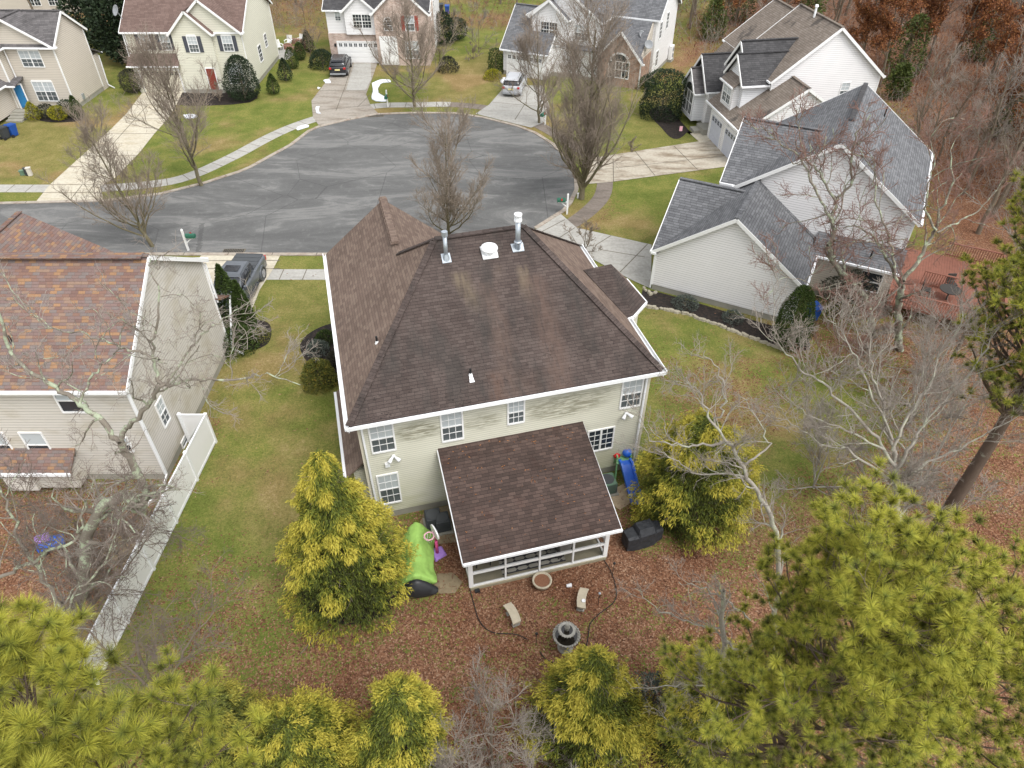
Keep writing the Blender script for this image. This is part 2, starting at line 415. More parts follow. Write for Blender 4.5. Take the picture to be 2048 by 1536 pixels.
# ------------------------------------------------------------------ ground, road, paving
def inpoly(P, X, Y):
    r = np.zeros(X.shape, bool); n = len(P)
    for i in range(n):
        x1, y1 = P[i]; x2, y2 = P[(i+1) % n]
        if y1 == y2: continue
        c = ((Y < y1) != (Y < y2)) & (X < (x2-x1)*(Y-y1)/(y2-y1)+x1); r ^= c
    return r
def dist_edge(P, X, Y):
    d = np.full(X.shape, 1e9); n = len(P)
    for i in range(n):
        x1, y1 = P[i]; x2, y2 = P[(i+1) % n]; L = (x2-x1)**2+(y2-y1)**2+1e-9
        t = np.clip(((X-x1)*(x2-x1)+(Y-y1)*(y2-y1))/L, 0, 1)
        d = np.minimum(d, np.hypot(X-x1-t*(x2-x1), Y-y1-t*(y2-y1)))
    return d
def sdf(P, X, Y): d = dist_edge(P, X, Y); return np.where(inpoly(P, X, Y), d, -d)
def px(L, z=0): return [G(u, v, z) for u, v in L]
ROAD = px([(-900, 407), (0, 407), (208, 402), (322, 388), (366, 377), (410, 366), (478, 344), (500, 335), (560, 302), (582, 290), (617, 263), (637, 254), (691, 241), (754, 229), (828, 226), (910, 227), (965, 235), (1033, 252), (1070, 266), (1105, 288), (1135, 318), (1152, 350), (1153, 380), (1141, 405), (1128, 421), (1071, 457)])
ROAD += [(1.0, 45.2), (-1.6, 43.3), (-4.8, 42.3), (-8, 42.1), (-90, 42.3)]
LEAF = [ (px([(830, 1035), (905, 1010), (1230, 990), (1290, 1100), (1470, 1060), (1580, 1020), (1740, 930), (1790, 820), (1720, 720), (1600, 700), (1600, 640), (1760, 620), (2200, 600), (2400, 1800), (300, 1900), (420, 1400), (560, 1270), (640, 1240), (780, 1180)]), .74, 2.8),
         (px([(840, 1060), (910, 1010), (1230, 990), (1290, 1090), (1450, 1040), (1460, 1180), (1200, 1250), (960, 1220), (850, 1150)]), .97, 1.2),
         (px([(-300, 950), (300, 965), (350, 900), (410, 850), (330, 1010), (230, 1250), (-300, 1300)]), .75, 1.5),
         (px([(420, 1100), (560, 1150), (700, 1300), (700, 1600), (200, 1600), (300, 1230)]), .45, 2.5),
         (px([(1290, 700), (1560, 720), (1650, 800), (1500, 900), (1480, 1060), (1300, 1000)]), .34, 2.0),
         (px([(1330, 155), (1420, 20), (1560, -20), (2600, -20), (2800, 640), (1900, 560), (1830, 420), (1800, 240), (1720, 150), (1640, 80), (1480, 60), (1380, 130)]), .95, 3.0),
         (px([(880, 60), (900, 26), (1060, 26), (1040, 60)]), .55, 2.0),
         (px([(-500, -30), (-500, 0), (240, 70), (560, 60), (640, 80), (700, -30)]), .5, 2.5),
         (px([(1130, 470), (1230, 390), (1240, 420), (1180, 470)]), .35, 1),
         (px([(1750, 470), (1900, 480), (2200, 560), (2300, 700), (1600, 690), (1640, 620)]), .5, 2)]
DRYZ = [(px([(0, 240), (260, 210), (230, 260), (100, 370), (-200, 370), (-200, 260)]), .55, 2.5), (px([(880, 130), (990, 110), (1000, 160), (950, 215), (880, 205)]), .9, 3),
        (px([(560, 540), (650, 545), (650, 640), (540, 640)]), .45, 2), (px([(1240, 190), (1330, 240), (1380, 285), (1260, 300)]), .35, 2), (px([(1330, 90), (1400, 80), (1440, 110), (1350, 150)]), .8, 1.5)]
def leafw(X, Y):
    o = np.zeros(X.shape)
    for P, k, s in LEAF: o = np.maximum(o, k*np.clip(sdf(P, X, Y)/s*.5+.5, 0, 1))
    return o
def make_ground():
    xs = np.concatenate([[-400, -250, -150, -100, -80], np.arange(-62, 52, .5), [56, 64, 80, 110, 160, 260, 400]])
    ys = np.concatenate([[-60, -20, -5, 0], np.arange(2, 132, .5), [140, 160, 200, 280, 420]])
    X, Y = np.meshgrid(xs, ys); nx = len(xs); ny = len(ys)
    me = bpy.data.meshes.new('ground'); nv = nx*ny
    Zz = 0*X
    me.vertices.add(nv); me.vertices.foreach_set('co', np.stack([X, Y, Zz], -1).ravel())
    i = np.arange(nx-1)[None]+np.arange(ny-1)[:, None]*nx
    q = np.stack([i, i+1, i+nx+1, i+nx], -1).reshape(-1, 4); setfaces(me, q)
    at = me.attributes.new('leaf', 'FLOAT', 'POINT'); at.data.foreach_set('value', leafw(X, Y).ravel())
    d = 0*X
    for P, k, s in DRYZ: d = np.maximum(d, k*np.clip(sdf(P, X, Y)/s*.5+.5, 0, 1))
    at = me.attributes.new('dry', 'FLOAT', 'POINT'); at.data.foreach_set('value', d.ravel())
    me.materials.append(MT['ground']); me.update()
    o = bpy.data.objects.new('ground', me); COL.objects.link(o); struct(o)
def setfaces(me, q):
    n, k = q.shape
    me.loops.add(n*k); me.loops.foreach_set('vertex_index', q.ravel().astype(np.int32))
    me.polygons.add(n); me.polygons.foreach_set('loop_start', np.arange(0, n*k, k, dtype=np.int32)); me.update(calc_edges=True)
make_ground()
def sheet(name, P, z, mat): return struct(B().poly([(x, y, z) for x, y in P]).obj(name, mat))
def area(P): return sum(P[i][0]*P[(i+1) % len(P)][1]-P[(i+1) % len(P)][0]*P[i][1] for i in range(len(P)))
def ccw(P): return P if area(P) > 0 else P[::-1]
sheet('road', ccw(ROAD), .012, 'asphalt')
def smooth(P, k=4):
    out = []
    n = len(P)
    for i in range(n-1):
        p0, p1, p2, p3 = P[max(i-1, 0)], P[i], P[i+1], P[min(i+2, n-1)]
        for j in range(k):
            t = j/k; out.append(tuple(.5*((2*p1[a])+(-p0[a]+p2[a])*t+(2*p0[a]-5*p1[a]+4*p2[a]-p3[a])*t*t+(-p0[a]+3*p1[a]-3*p2[a]+p3[a])*t**3) for a in (0, 1)))
    return out+[P[-1]]
def strip(name, P, w, z0, z1, mat, joints=0, jm='joint'):
    L = []; Rr = []
    for i, p in enumerate(P):
        a = Vector(P[max(i-1, 0)]); b = Vector(P[min(i+1, len(P)-1)]); d = (b-a).normalized(); n = Vector((-d.y, d.x))*w/2
        L.append((p[0]+n.x, p[1]+n.y)); Rr.append((p[0]-n.x, p[1]-n.y))
    m = B()
    for i in range(len(P)-1): m.prism([Rr[i], Rr[i+1], L[i+1], L[i]], z0, z1)
    o = struct(m.obj(name, mat))
    if joints:
        jb = B(); acc = 0
        for i in range(len(P)-1):
            a = Vector(P[i]); b = Vector(P[i+1]); l = (b-a).length; d = (b-a)/max(l, 1e-6); t = joints-acc
            while t < l:
                c = a+d*t; n = Vector((-d.y, d.x))*w/2*.98; e = d*.03
                jb.poly([(*(c-n-e), z1+.004), (*(c-n+e), z1+.004), (*(c+n+e), z1+.004), (*(c+n-e), z1+.004)]); t += joints
            acc = (acc+l) % joints
        struct(jb.obj('paving_joint', jm))
    return o
R0 = ROAD[:26]; strip('curb', R0, .32, 0, .07, 'curb', 3)
strip('curb', [(1.0, 45.2), (-1.6, 43.3), (-4.8, 42.3), (-8, 42.1), (-90, 42.3)], .32, 0, .07, 'curb', 3)
SW = smooth(px([(-900, 378), (0, 377), (180, 377), (300, 369), (378, 353), (465, 314), (530, 279), (582, 255), (640, 235), (700, 220), (765, 211), (828, 210), (900, 209), (978, 217), (1050, 238), (1110, 268), (1165, 302), (1205, 340), (1207, 385), (1180, 420), (1132, 455)]))
strip('sidewalk', SW[:49], 1.3, 0, .02, 'concrete_grey', 1.5)
strip('sidewalk', SW[48:], 1.25, 0, .02, 'walk_dark', 1.5)
strip('sidewalk', [(-90, 39.8), (-8, 39.6), (-4, 40.2), (0, 42.2), (3.0, 44.4)], 1.25, 0, .02, 'concrete_grey', 1.5)
def drive(P, mat, lines=()):
    sheet('driveway', ccw(px(P)), .034, mat)
    jb = B()
    for a, b in lines:
        a = Vector(G(*a)); b = Vector(G(*b)); d = (b-a).normalized(); n = Vector((-d.y, d.x))*.035
        jb.poly([(*(a-n), .04), (*(b-n), .04), (*(b+n), .04), (*(a+n), .04)])
    if lines: struct(jb.obj('paving_joint', 'joint'))
drive([(287, 183), (366, 183), (356, 205), (336, 238), (309, 268), (279, 306), (232, 355), (200, 374), (208, 401), (73, 403), (101, 369), (164, 312), (213, 268), (254, 227)], 'concrete_pale',
      [((254, 210), (350, 210)), ((250, 238), (336, 238)), ((210, 268), (309, 268)), ((164, 312), (275, 312)), ((101, 370), (205, 370)), ((84, 386), (205, 386)), ((140, 402), (165, 370)), ((205, 312), (296, 210))])
drive([(672, 124), (756, 124), (743, 161), (732, 189), (741, 211), (757, 228), (693, 240), (639, 253), (626, 235), (623, 202), (661, 153)], 'concrete_wet',
      [((706, 124), (690, 175)), ((690, 175), (672, 222)), ((640, 182), (733, 182)), ((626, 222), (741, 211)), ((740, 190), (715, 215))])
sheet('paving_patch', ccw(px([(709, 127), (742, 127), (742, 160), (731, 181), (692, 181)])), .042, 'concrete_grey')
drive([(1010, 170), (1085, 172), (1100, 215), (1088, 245), (1062, 256), (951, 228), (978, 210), (1006, 178)], 'concrete_grey', [((985, 205), (1090, 215)), ((1030, 240), (1052, 205))])
drive([(1270, 303), (1400, 283), (1440, 270), (1470, 325), (1458, 333), (1308, 353), (1226, 364), (1171, 369), (1163, 345), (1182, 317)], 'concrete_stained',
      [((1270, 303), (1310, 352)), ((1348, 293), (1395, 340)), ((1226, 318), (1227, 364)), ((1200, 340), (1455, 312))])
drive([(1071, 459), (1120, 427), (1153, 456), (1303, 490), (1302, 578), (1262, 560), (1150, 500)], 'concrete_grey', [((1190, 492), (1222, 472)), ((1240, 545), (1295, 489)), ((1130, 440), (1080, 466)), ((1150, 456), (1110, 482)), ((1200, 500), (1290, 515))])
drive([(405, 509), (562, 509), (547, 538), (520, 580), (480, 680), (300, 690), (330, 600)], 'concrete_pale', [((330, 522), (560, 522)), ((330, 538), (560, 538)), ((500, 509), (470, 538))])
sheet('driveway', ccw(px([(1380, 268), (1412, 262), (1428, 280), (1400, 286)])), .04, 'concrete_pale')
BED = {'h': [(1285, 580), (1305, 582), (1400, 608), (1545, 652), (1600, 660), (1620, 700), (1560, 696), (1530, 685), (1440, 650), (1370, 627), (1290, 612)],
       'g': [(1337, 215), (1390, 275), (1379, 262), (1360, 277), (1341, 275), (1322, 255), (1297, 226), (1320, 212)],
       'a': [(600, 690), (612, 672), (640, 655), (668, 648), (690, 660), (735, 800), (690, 770), (650, 770), (606, 712)],
       'y': [(585, 1180), (620, 1225), (690, 1250), (760, 1235), (800, 1190), (760, 1140), (650, 1130)],
       'b': [(450, 690), (500, 700), (530, 692), (542, 675), (540, 650), (515, 640), (440, 640)],
       'd': [(340, 183), (500, 180), (500, 205), (385, 212), (350, 205)], 'r': [(1290, 1480), (1340, 1440), (1360, 1500), (1330, 1560)], 'c': [(60, 235), (150, 215), (165, 240), (100, 245)]}
for k in BED: sheet('mulch_bed', ccw(smooth(px(BED[k])+[px(BED[k])[0]], 3)[:-1]), .024, 'mulch')
for P in ([(905, 1010), (850, 1020), (835, 1060), (870, 1090), (915, 1085)], [(1215, 985), (1262, 960), (1270, 1000), (1240, 1020), (1222, 1010)]):
    sheet('path', ccw(px(P)), .02, 'bare_sand' if P[0][0] > 1000 else 'pad')
for P in ([(848, 1030), (900, 1018), (905, 1060), (860, 1068)], [(875, 1148), (905, 1146), (925, 1165), (910, 1187), (880, 1188), (862, 1170)]): sheet('path', ccw(px(P)), .03, 'pad')
sheet('path', ccw(px([(225, 1078), (275, 1080), (255, 1130), (180, 1128)])), .02, 'pad')
sheet('path', ccw(px([(560, 95), (600, 98), (575, 120), (552, 118)])), .02, 'concrete_grey')
# snow remnants
sn = B()
for P in ([(745, 160+8), (760, 161), (778, 161), (782, 165), (765, 167), (757, 176), (758, 187), (772, 197), (772, 203), (757, 204), (745, 199), (746, 185)], [(367, 231), (385, 230), (396, 234), (385, 238), (370, 237)], [(648, 162), (656, 160), (662, 166), (652, 167)], [(632, 216), (640, 214), (637, 222), (642, 228), (634, 226)], [(635, 176), (641, 177), (636, 180)], [(594, 256), (612, 251), (616, 255), (596, 261)], [(1000, 160), (1010, 156), (1014, 162), (1004, 168)]):
    Q = ccw(smooth(px(P)+[px(P)[0]], 3)[:-1]); sn.prism([(x+random.uniform(-.06, .06), y+random.uniform(-.06, .06)) for x, y in Q], .03, .10)
struct(sn.obj('snow', 'snow'), 'stuff')

# ------------------------------------------------------------------ house kit
class WF:   # wall frame: start point p, direction d (2D), outward normal to the right of d
    def __init__(s, p, d): s.p = Vector(p); s.d = Vector(d).normalized(); s.n = Vector((s.d.y, -s.d.x))
    def at(s, a, n, z): q = s.p+s.d*a+s.n*n; return (q.x, q.y, z)
    def box(s, m, a0, a1, n0, n1, z0, z1):
        m.prism([s.at(a, n, 0)[:2] for a, n in ((a0, n1), (a1, n1), (a1, n0), (a0, n0))], z0, z1)
def window(par, wf, a0, a1, z0, z1, cols=2, rows=2, mull=0, fr_='white_trim', shut=None, arch=False, lower='glass_screen', upper='glass_blind', header=False, split=True):
    """double hung; mull = number of extra vertical mullions (pair of units)"""
    m = B(); t = .07
    wf.box(m, a0-t, a0, 0, .05, z0-t, z1+t); wf.box(m, a1, a1+t, 0, .05, z0-t, z1+t)
    wf.box(m, a0, a1, 0, .053, z1, z1+t*(2.6 if header else 1)); wf.box(m, a0-.02, a1+.02, 0, .07, z0-t, z0)
    zm = (z0+z1)/2
    if split: wf.box(m, a0, a1, .01, .045, zm-.03, zm+.03)
    nu = mull+1
    for k in range(1, nu): c = a0+(a1-a0)*k/nu; wf.box(m, c-.045, c+.045, .01, .05, z0, z1)
    for u in range(nu):
        b0 = a0+(a1-a0)*u/nu; b1 = a0+(a1-a0)*(u+1)/nu
        for k in range(1, cols): c = b0+(b1-b0)*k/cols; wf.box(m, c-.012, c+.012, .012, .03, z0, z1)
    for k in range(1, rows*2):
        if k == rows and split: continue
        c = z0+(z1-z0)*k/(rows*2); wf.box(m, a0, a1, .012, .028, c-.012, c+.012)
    if arch:
        c = (a0+a1)/2; r = (a1-a0)/2; pts = [(c+r*math.cos(q), z1+t+r*.8*math.sin(q)) for q in [math.pi*k/10 for k in range(11)]]
        m.solid([wf.at(x, .04, z) for x, z in pts], [wf.at(x, .0, z) for x, z in pts])
    w_ = m.obj('window', fr_, par)
    g = B(); wf.box(g, a0, a1, .0, .015, zm, z1); g.obj('upper_pane', upper, w_)
    g = B(); wf.box(g, a0, a1, .0, .012, z0, zm); g.obj('lower_pane', lower, w_)
    if arch:
        pts = [(c+r*.8*math.cos(q), z1+t+r*.64*math.sin(q)) for q in [math.pi*k/10 for k in range(11)]]
        g = B(); g.solid([wf.at(x, .05, z) for x, z in pts], [wf.at(x, .042, z) for x, z in pts]); g.obj('arch_pane', lower, w_)
    if shut:
        for s0 in (a0-t-.02-.36, a1+t+.02):
            q = B(); wf.box(q, s0, s0+.36, 0, .05, z0-.03, z1+.03)
            for k in range(9):
                zz = z0+(z1-z0)*(k+.5)/9; wf.box(q, s0+.05, s0+.31, .05, .065, zz-.03, zz+.03)
            q.obj('shutter', shut, par)
    return w_
def garage_door(par, wf, a0, a1, z1, mat='white_trim', n=8):
    m = B()
    for k in range(4):
        zz = z1*k/4; wf.box(m, a0, a1, .0, .03, zz+.01, zz+z1/4-.01)
        for j in range(n):
            b0 = a0+(a1-a0)*j/n
            if k < 3: wf.box(m, b0+.08, b0+(a1-a0)/n-.08, .03, .045, zz+.1, zz+z1/4-.1)
    wf.box(m, a0, a1, -.0, .01, 0, z1)
    d = m.obj('garage_door', mat, par)
    for j in range(n):
        b0 = a0+(a1-a0)*j/n; e = (a1-a0)/n; g = B(); wf.box(g, b0+e*.2, b0+e*.8, .03, .04, z1*.79, z1*.94); q = g.obj('door_window', 'glass_dark', d)
        g = B(); wf.box(g, b0+e*.47, b0+e*.53, .04, .046, z1*.79, z1*.94); wf.box(g, b0+e*.2, b0+e*.8, .04, .045, z1*.86, z1*.87); g.obj('door_muntin', mat, d)
    f = B(); wf.box(f, a0-.12, a0, 0, .06, 0, z1+.12); wf.box(f, a1, a1+.12, 0, .06, 0, z1+.12); wf.box(f, a0, a1, 0, .06, z1, z1+.12)
    f.obj('door_frame', 'white_trim', par)
def door(par, wf, a0, a1, z0, z1, mat):
    m = B(); wf.box(m, a0, a1, 0, .04, z0, z1)
    for k in range(3):
        for j in range(2):
            b = a0+(a1-a0)*(.12+.42*j); zz = z0+(z1-z0)*(.06+.31*k); wf.box(m, b, b+(a1-a0)*.32, .04, .05, zz, zz+(z1-z0)*.25)
    d = m.obj('door', mat, par)
    h = B(); h.cyl(wf.at(a1-.1, .04, (z0+z1)/2), wf.at(a1-.1, .1, (z0+z1)/2), .03, .04, 8); h.obj('handle', 'chrome', d)
    f = B(); wf.box(f, a0-.1, a0, 0, .07, z0, z1+.1); wf.box(f, a1, a1+.1, 0, .07, z0, z1+.1); wf.box(f, a0, a1, 0, .07, z1, z1+.1); f.obj('door_frame', 'white_trim', par)
def cap(m, a, b, w=.26):   # ridge or hip cap shingles
    a = Vector(a); b = Vector(b); n = max(1, int((b-a).length/.3)); d = (b-a)/n
    for k in range(n): m.bar(a+d*k+Vector((0, 0, .03)), a+d*(k+1.06)+Vector((0, 0, .015)), w, .05)
def gable(par, x0, x1, y0, y1, ze, zr, ax, roof, wall='siding_white', oe=.3, orr=.25, trim='white_trim', z0=.4, peak=None, rk=True, base=True, ends=(1, 1), wal=True, caps=True, vb=None):
    """gabled block: walls x0..x1, y0..y1, eave height ze, ridge height zr along axis ax"""
    if ax == 'x': f = lambda a, b, z: (a, b, z); A0, A1, B0, B1 = x0, x1, y0, y1
    else: f = lambda a, b, z: (b, a, z); A0, A1, B0, B1 = y0, y1, x0, x1
    c = peak if peak is not None else (B0+B1)/2
    if wal:
        prof = [(B0, z0), (B1, z0), (B1, ze), (c, zr-.10), (B0, ze)]
        m = B(); m.solid([f(A1, b, z) for b, z in prof], [f(A0, b, z) for b, z in prof])
        if ax == 'x': m.f = [q[::-1] for q in m.f]
        m.f = [q[::-1] for q in m.f]
        o = m.obj('wall', wall, par)
        if base and z0 > .1: B().box(x0+.03, x1-.03, y0+.03, y1-.03, -.05, z0).obj('foundation', 'foundation', par)
    s0 = (zr-ze)/(c-B0); s1 = (zr-ze)/(B1-c)
    a0 = A0-orr*ends[0]; a1 = A1+orr*ends[1]; t = .1
    for (b, s, sg) in ((B0-oe, s0, -1), (B1+oe, s1, 1)):
        ze_ = ze-oe*s+.05
        e0, e1 = a0, a1
        if vb is not None:
            if ends[1] == 0: e1 = vb
            else: e0 = vb
        top = [f(e0, b, ze_), f(e1, b, ze_), f(a1, c, zr+.05), f(a0, c, zr+.05)]
        if (ax == 'x') != (sg < 0): top = top[::-1]
        B().slab(top, t).obj('roof', roof, par)
    if caps:
        m = B(); cap(m, f(a0, c, zr+.06), f(a1, c, zr+.06)); m.obj('ridge_cap', roof, par)
    for (b, s, sg) in ((B0-oe, s0, -1), (B1+oe, s1, 1)):
        ze_ = ze-oe*s+.05
        e = .06*sg
        e0, e1 = a0, a1
        if vb is not None:
            if ends[1] == 0: e1 = vb
            else: e0 = vb
        B().bar(f(e0, b+e, ze_-.06), f(e1, b+e, ze_-.06), .12, .13).obj('gutter', 'gutter_white', par)
    m = B()
    if rk:
        for a_, sg, on in ((a0, -1, ends[0]), (a1, 1, ends[1])):
            if not on: continue
            for (b, s) in ((B0-oe, s0), (B1+oe, s1)):
                ze_ = ze-oe*s+.05
                B().bar(f(a_+.02*sg, b, ze_-.09), f(a_+.02*sg, c, zr-.04), .05, .2).obj('rake_board', trim, par)
def pent(par, x0, x1, y0, y1, zlo, zhi, side, roof, trim='white_trim'):
    "single slope roof rising towards side (+y,-y,+x,-x)"
    zz = {'+y': (zlo, zlo, zhi, zhi), '-y': (zhi, zhi, zlo, zlo), '+x': (zlo, zhi, zhi, zlo), '-x': (zhi, zlo, zlo, zhi)}[side]
    P = [(x0, y0, zz[0]), (x1, y0, zz[1]), (x1, y1, zz[2]), (x0, y1, zz[3])]
    B().slab(P, .1).obj('roof', roof, par)
    k = {'+y': (0, 1), '-y': (3, 2), '+x': (0, 3), '-x': (1, 2)}[side]
    m = B(); a, b = Vector(P[k[0]]), Vector(P[k[1]]); o = Vector({'+y': (0, -.06, -.05), '-y': (0, .06, -.05), '+x': (-.06, 0, -.05), '-x': (.06, 0, -.05)}[side])
    m.bar(a+o, b+o, .12, .12); m.obj('gutter', 'gutter_white', par)
def downspout(par, pts, mat='gutter_white', w=.08):
    m = B()
    for a, b in zip(pts[:-1], pts[1:]): m.bar(a, b, w, w)
    m.obj('downspout', mat, par)
def corner(par, x, y, z0, z1, mat='white_trim', s=.06):
    return (x-s, x+s, y-s, y+s, z0, z1)
def corners(par, L, mat='white_trim'):
    for x, y, z0, z1 in L: B().box(x-.05, x+.05, y-.05, y+.05, z0, z1).obj('corner_post', mat, par)

# ------------------------------------------------------------------ main house (cream siding, brown hip roof)
HA = thing('house', 'cream two storey house in the centre with a brown hip roof and a screened porch', 'house', (-6.15, 19.18, 0), R(14.9))
m = B(); m.prism([(.3, .4), (12.45, .4), (12.45, 10.2), (6.3, 10.2), (6.3, 12.7), (.3, 12.7)], .4, 6.1); m.obj('wall', 'siding_cream', HA)
m = B(); m.prism([(.33, .43), (12.42, .43), (12.42, 10.17), (6.27, 10.17), (6.27, 12.67), (.33, 12.67)], -.05, .4); m.obj('foundation', 'foundation', HA)
r1 = (4.7, 6.35, 10); r2 = (8.6, 6.45, 10.0); BL, BR_, FR = (0, 0, 6.2), (12.77, 0, 6.2), (12.77, 10.5, 6.2)
ap = (3.2, 13.0, 8.8); av = (3.2, 7.62, 8.8)
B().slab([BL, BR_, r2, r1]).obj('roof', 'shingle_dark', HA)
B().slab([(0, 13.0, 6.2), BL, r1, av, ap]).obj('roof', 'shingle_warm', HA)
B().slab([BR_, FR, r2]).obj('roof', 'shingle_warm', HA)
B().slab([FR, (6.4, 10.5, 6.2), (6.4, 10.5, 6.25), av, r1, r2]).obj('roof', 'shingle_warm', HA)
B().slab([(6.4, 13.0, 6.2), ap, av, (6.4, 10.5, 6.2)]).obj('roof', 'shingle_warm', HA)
B().solid([(.3, 12.6, 6.1), (6.3, 12.6, 6.1), (3.2, 12.6, 8.6)][::-1], [(.3, 12.7, 6.1), (6.3, 12.7, 6.1), (3.2, 12.7, 8.6)][::-1]).obj('gable_wall', 'siding_cream', HA)
m = B()
for a, b in ((BL, r1), (BR_, r2), (r1, r2), (r2, FR), (r1, av)): cap(m, a, b, .28)
m.obj('ridge_cap', 'shingle_dark', HA)
m = B(); cap(m, (3.2, 8.4, 8.84), (3.2, 13.0, 8.84), .42); m.bar((3.2, 8.45, 8.92), (3.2, 13.0, 8.92), .3, .08); m.obj('ridge_vent', 'shingle_warm', HA)
# gutters (white troughs with dark inside edge)
def trough(par, a, b, out):
    a = Vector(a); b = Vector(b); o = Vector(out)*.07
    m = B(); m.bar(a+o+Vector((0, 0, -.10)), b+o+Vector((0, 0, -.10)), .13, .03); m.bar(a+o*1.9+Vector((0, 0, -.03)), b+o*1.9+Vector((0, 0, -.03)), .035, .16); m.bar(a+o*.1+Vector((0, 0, -.12)), b+o*.1+Vector((0, 0, -.12)), .03, .18)
    m.obj('gutter', 'gutter_white', par)
trough(HA, (-.1, -.02, 6.2), (12.87, -.02, 6.2), (0, -1, 0)); trough(HA, (-.02, -.13, 6.2), (-.02, 13.0, 6.2), (-1, 0, 0))
trough(HA, (12.79, -.13, 6.2), (12.79, 3.75, 6.2), (1, 0, 0)); trough(HA, (12.79, 7.1, 6.2), (12.79, 10.5, 6.2), (1, 0, 0))
# side bay
bt = [(12.79, 3.85, 6.2), (13.1, 3.95, 6.2), (14.1, 4.85, 6.2), (13.95, 6.95, 6.2), (12.79, 7.05, 6.2)]; pk = (12.8, 6.3, 7.55); mt = (11.45, 6.3, 7.45)
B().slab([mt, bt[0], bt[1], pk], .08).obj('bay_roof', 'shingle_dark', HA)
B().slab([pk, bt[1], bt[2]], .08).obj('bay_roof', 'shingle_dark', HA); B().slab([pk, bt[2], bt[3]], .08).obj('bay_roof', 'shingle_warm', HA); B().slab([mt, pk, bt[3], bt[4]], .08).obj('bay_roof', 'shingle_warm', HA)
m = B()
for a, b in zip(bt[:-1], bt[1:]): m.bar((a[0], a[1]-.03, 6.12), (b[0], b[1]-.03, 6.12), .14, .13)
m.obj('gutter', 'gutter_white', HA)
m = B(); m.prism([(12.4, 4.2), (13.0, 4.2), (13.85, 4.95), (13.7, 6.7), (12.4, 6.75)], .3, 6.08); m.obj('bay_wall', 'siding_cream', HA)
wf = WF((13.0, 4.2), (.85, .75)); window(HA, wf, .2, .95, 1.4, 3.0); wf = WF((13.85, 4.95), (-.15, 1.75)); window(HA, wf, .3, 1.5, 1.4, 3.0)
wb = WF((0, .4), (1, 0))
for a0, a1, z0, z1, c, r in ((.72, 1.58, 4.2, 5.62, 3, 2), (3.56, 4.36, 4.12, 5.6, 3, 2), (6.33, 6.95, 4.42, 5.6, 3, 2), (11.3, 12.15, 4.12, 5.6, 3, 2), (.7, 1.48, 1.02, 2.75, 3, 2)):
    window(HA, wb, a0, a1, z0, z1, c, r)
window(HA, wb, 9.97, 11.1, 1.75, 3.0, 2, 2, mull=1, lower='glass_dark', upper='glass_dark', split=False)
window(HA, wb, 9.75, 10.15, .1, .38, 1, 1, split=False)
corners(HA, [(.3, .4, .4, 6.0), (12.45, .4, .4, 6.0)], 'cream_trim')
downspout(HA, [(.42, .28, 6.0), (.46, .33, .4), (.46, .1, .15)]); downspout(HA, [(12.3, .3, 6.0), (12.3, .33, .4), (12.3, .0, .15)])
def flood(par, x, z):
    m = B(); m.box(x-.07, x+.07, .3, .4, z-.07, z+.07)
    for s in (-1, 1): m.cyl((x+s*.05, .32, z), (x+s*.22, .12, z-.08), .05, .09, 10)
    m.obj('flood_light', 'gutter_white', par, True)
flood(HA, 1.47, 3.8); flood(HA, 11.6, 3.75)
B().box(1.08, 1.28, .28, .4, 3.3, 3.48).obj('junction_box', 'gutter_white', HA)
# left side lower bump with its own small roof
m = B(); m.prism([(-.25, 2.6), (.3, 2.6), (.3, 6.0), (-.25, 6.0)], .3, 2.9); m.obj('side_bay', 'siding_cream', HA); pent(HA, -.55, .3, .7, 6.2, 2.75, 3.5, '+x', 'shingle_warm')
m = B(); m.prism([(-.25, .95), (.3, .95), (.3, 2.6), (-.25, 2.6)], .3, 2.7); m.obj('side_bay', 'siding_cream', HA)
def roofz(x, y): return 6.2+3.8*min(y/6.4, 1)
# flues, vent fan, plumbing vents
m = B(); x, y = 5.0, 5.55; z = roofz(x, y); m.cyl((x, y, z-.1), (x, y, z+1.05), .085, n=12); m.obj('flue_pipe', 'galvanised', HA, True)
m = B(); m.cyl((x, y, z+1.05), (x, y, z+1.25), .13, n=12); m.obj('flue_cap', 'galvanised', HA); m = B(); m.slab([(x-.19, y-.2, roofz(x, y-.2)+.03), (x+.19, y-.2, roofz(x, y-.2)+.03), (x+.19, y+.18, roofz(x, y+.18)+.03), (x-.19, y+.18, roofz(x, y+.18)+.03)], .03); m.cyl((x, y, z-.05), (x, y, z+.2), .17, .09); m.obj('flashing', 'galvanised', HA)
m = B(); x, y = 8.1, 5.55; z = roofz(x, y); m.cyl((x, y, z-.1), (x, y, z+1.35), .11, n=14); m.cyl((x, y, z+.3), (x, y, z+.36), .17, n=14); m.obj('flue_pipe', 'galvanised', HA, True)
m = B(); m.cyl((x, y, z+1.3), (x, y, z+1.36), .17, n=14); m.cyl((x, y, z+1.56), (x, y, z+1.62), .17, n=14); m.cyl((x, y, z+1.36), (x, y, z+1.56), .1, n=10)
for k in range(8): t = k*math.pi/4; m.cyl((x+.15*math.cos(t), y+.15*math.sin(t), z+1.36), (x+.15*math.cos(t), y+.15*math.sin(t), z+1.56), .012, n=5)
m.obj('flue_cap', 'gutter_white', HA)
m = B(); m.slab([(x-.25, y-.14, roofz(x, y-.14)+.03), (x+.25, y-.14, roofz(x, y-.14)+.03), (x+.27, y+.2, roofz(x, y+.2)+.03), (x-.27, y+.2, roofz(x, y+.2)+.03)], .03); m.obj('flashing', 'galvanised', HA)
m = B(); x, y = 6.85, 5.55; z = roofz(x, y); m.slab([(x-.33, y-.26, roofz(x, y-.26)+.04), (x+.33, y-.26, roofz(x, y-.26)+.04), (x+.35, y+.25, roofz(x, y+.25)+.04), (x-.35, y+.25, roofz(x, y+.25)+.04)], .04)
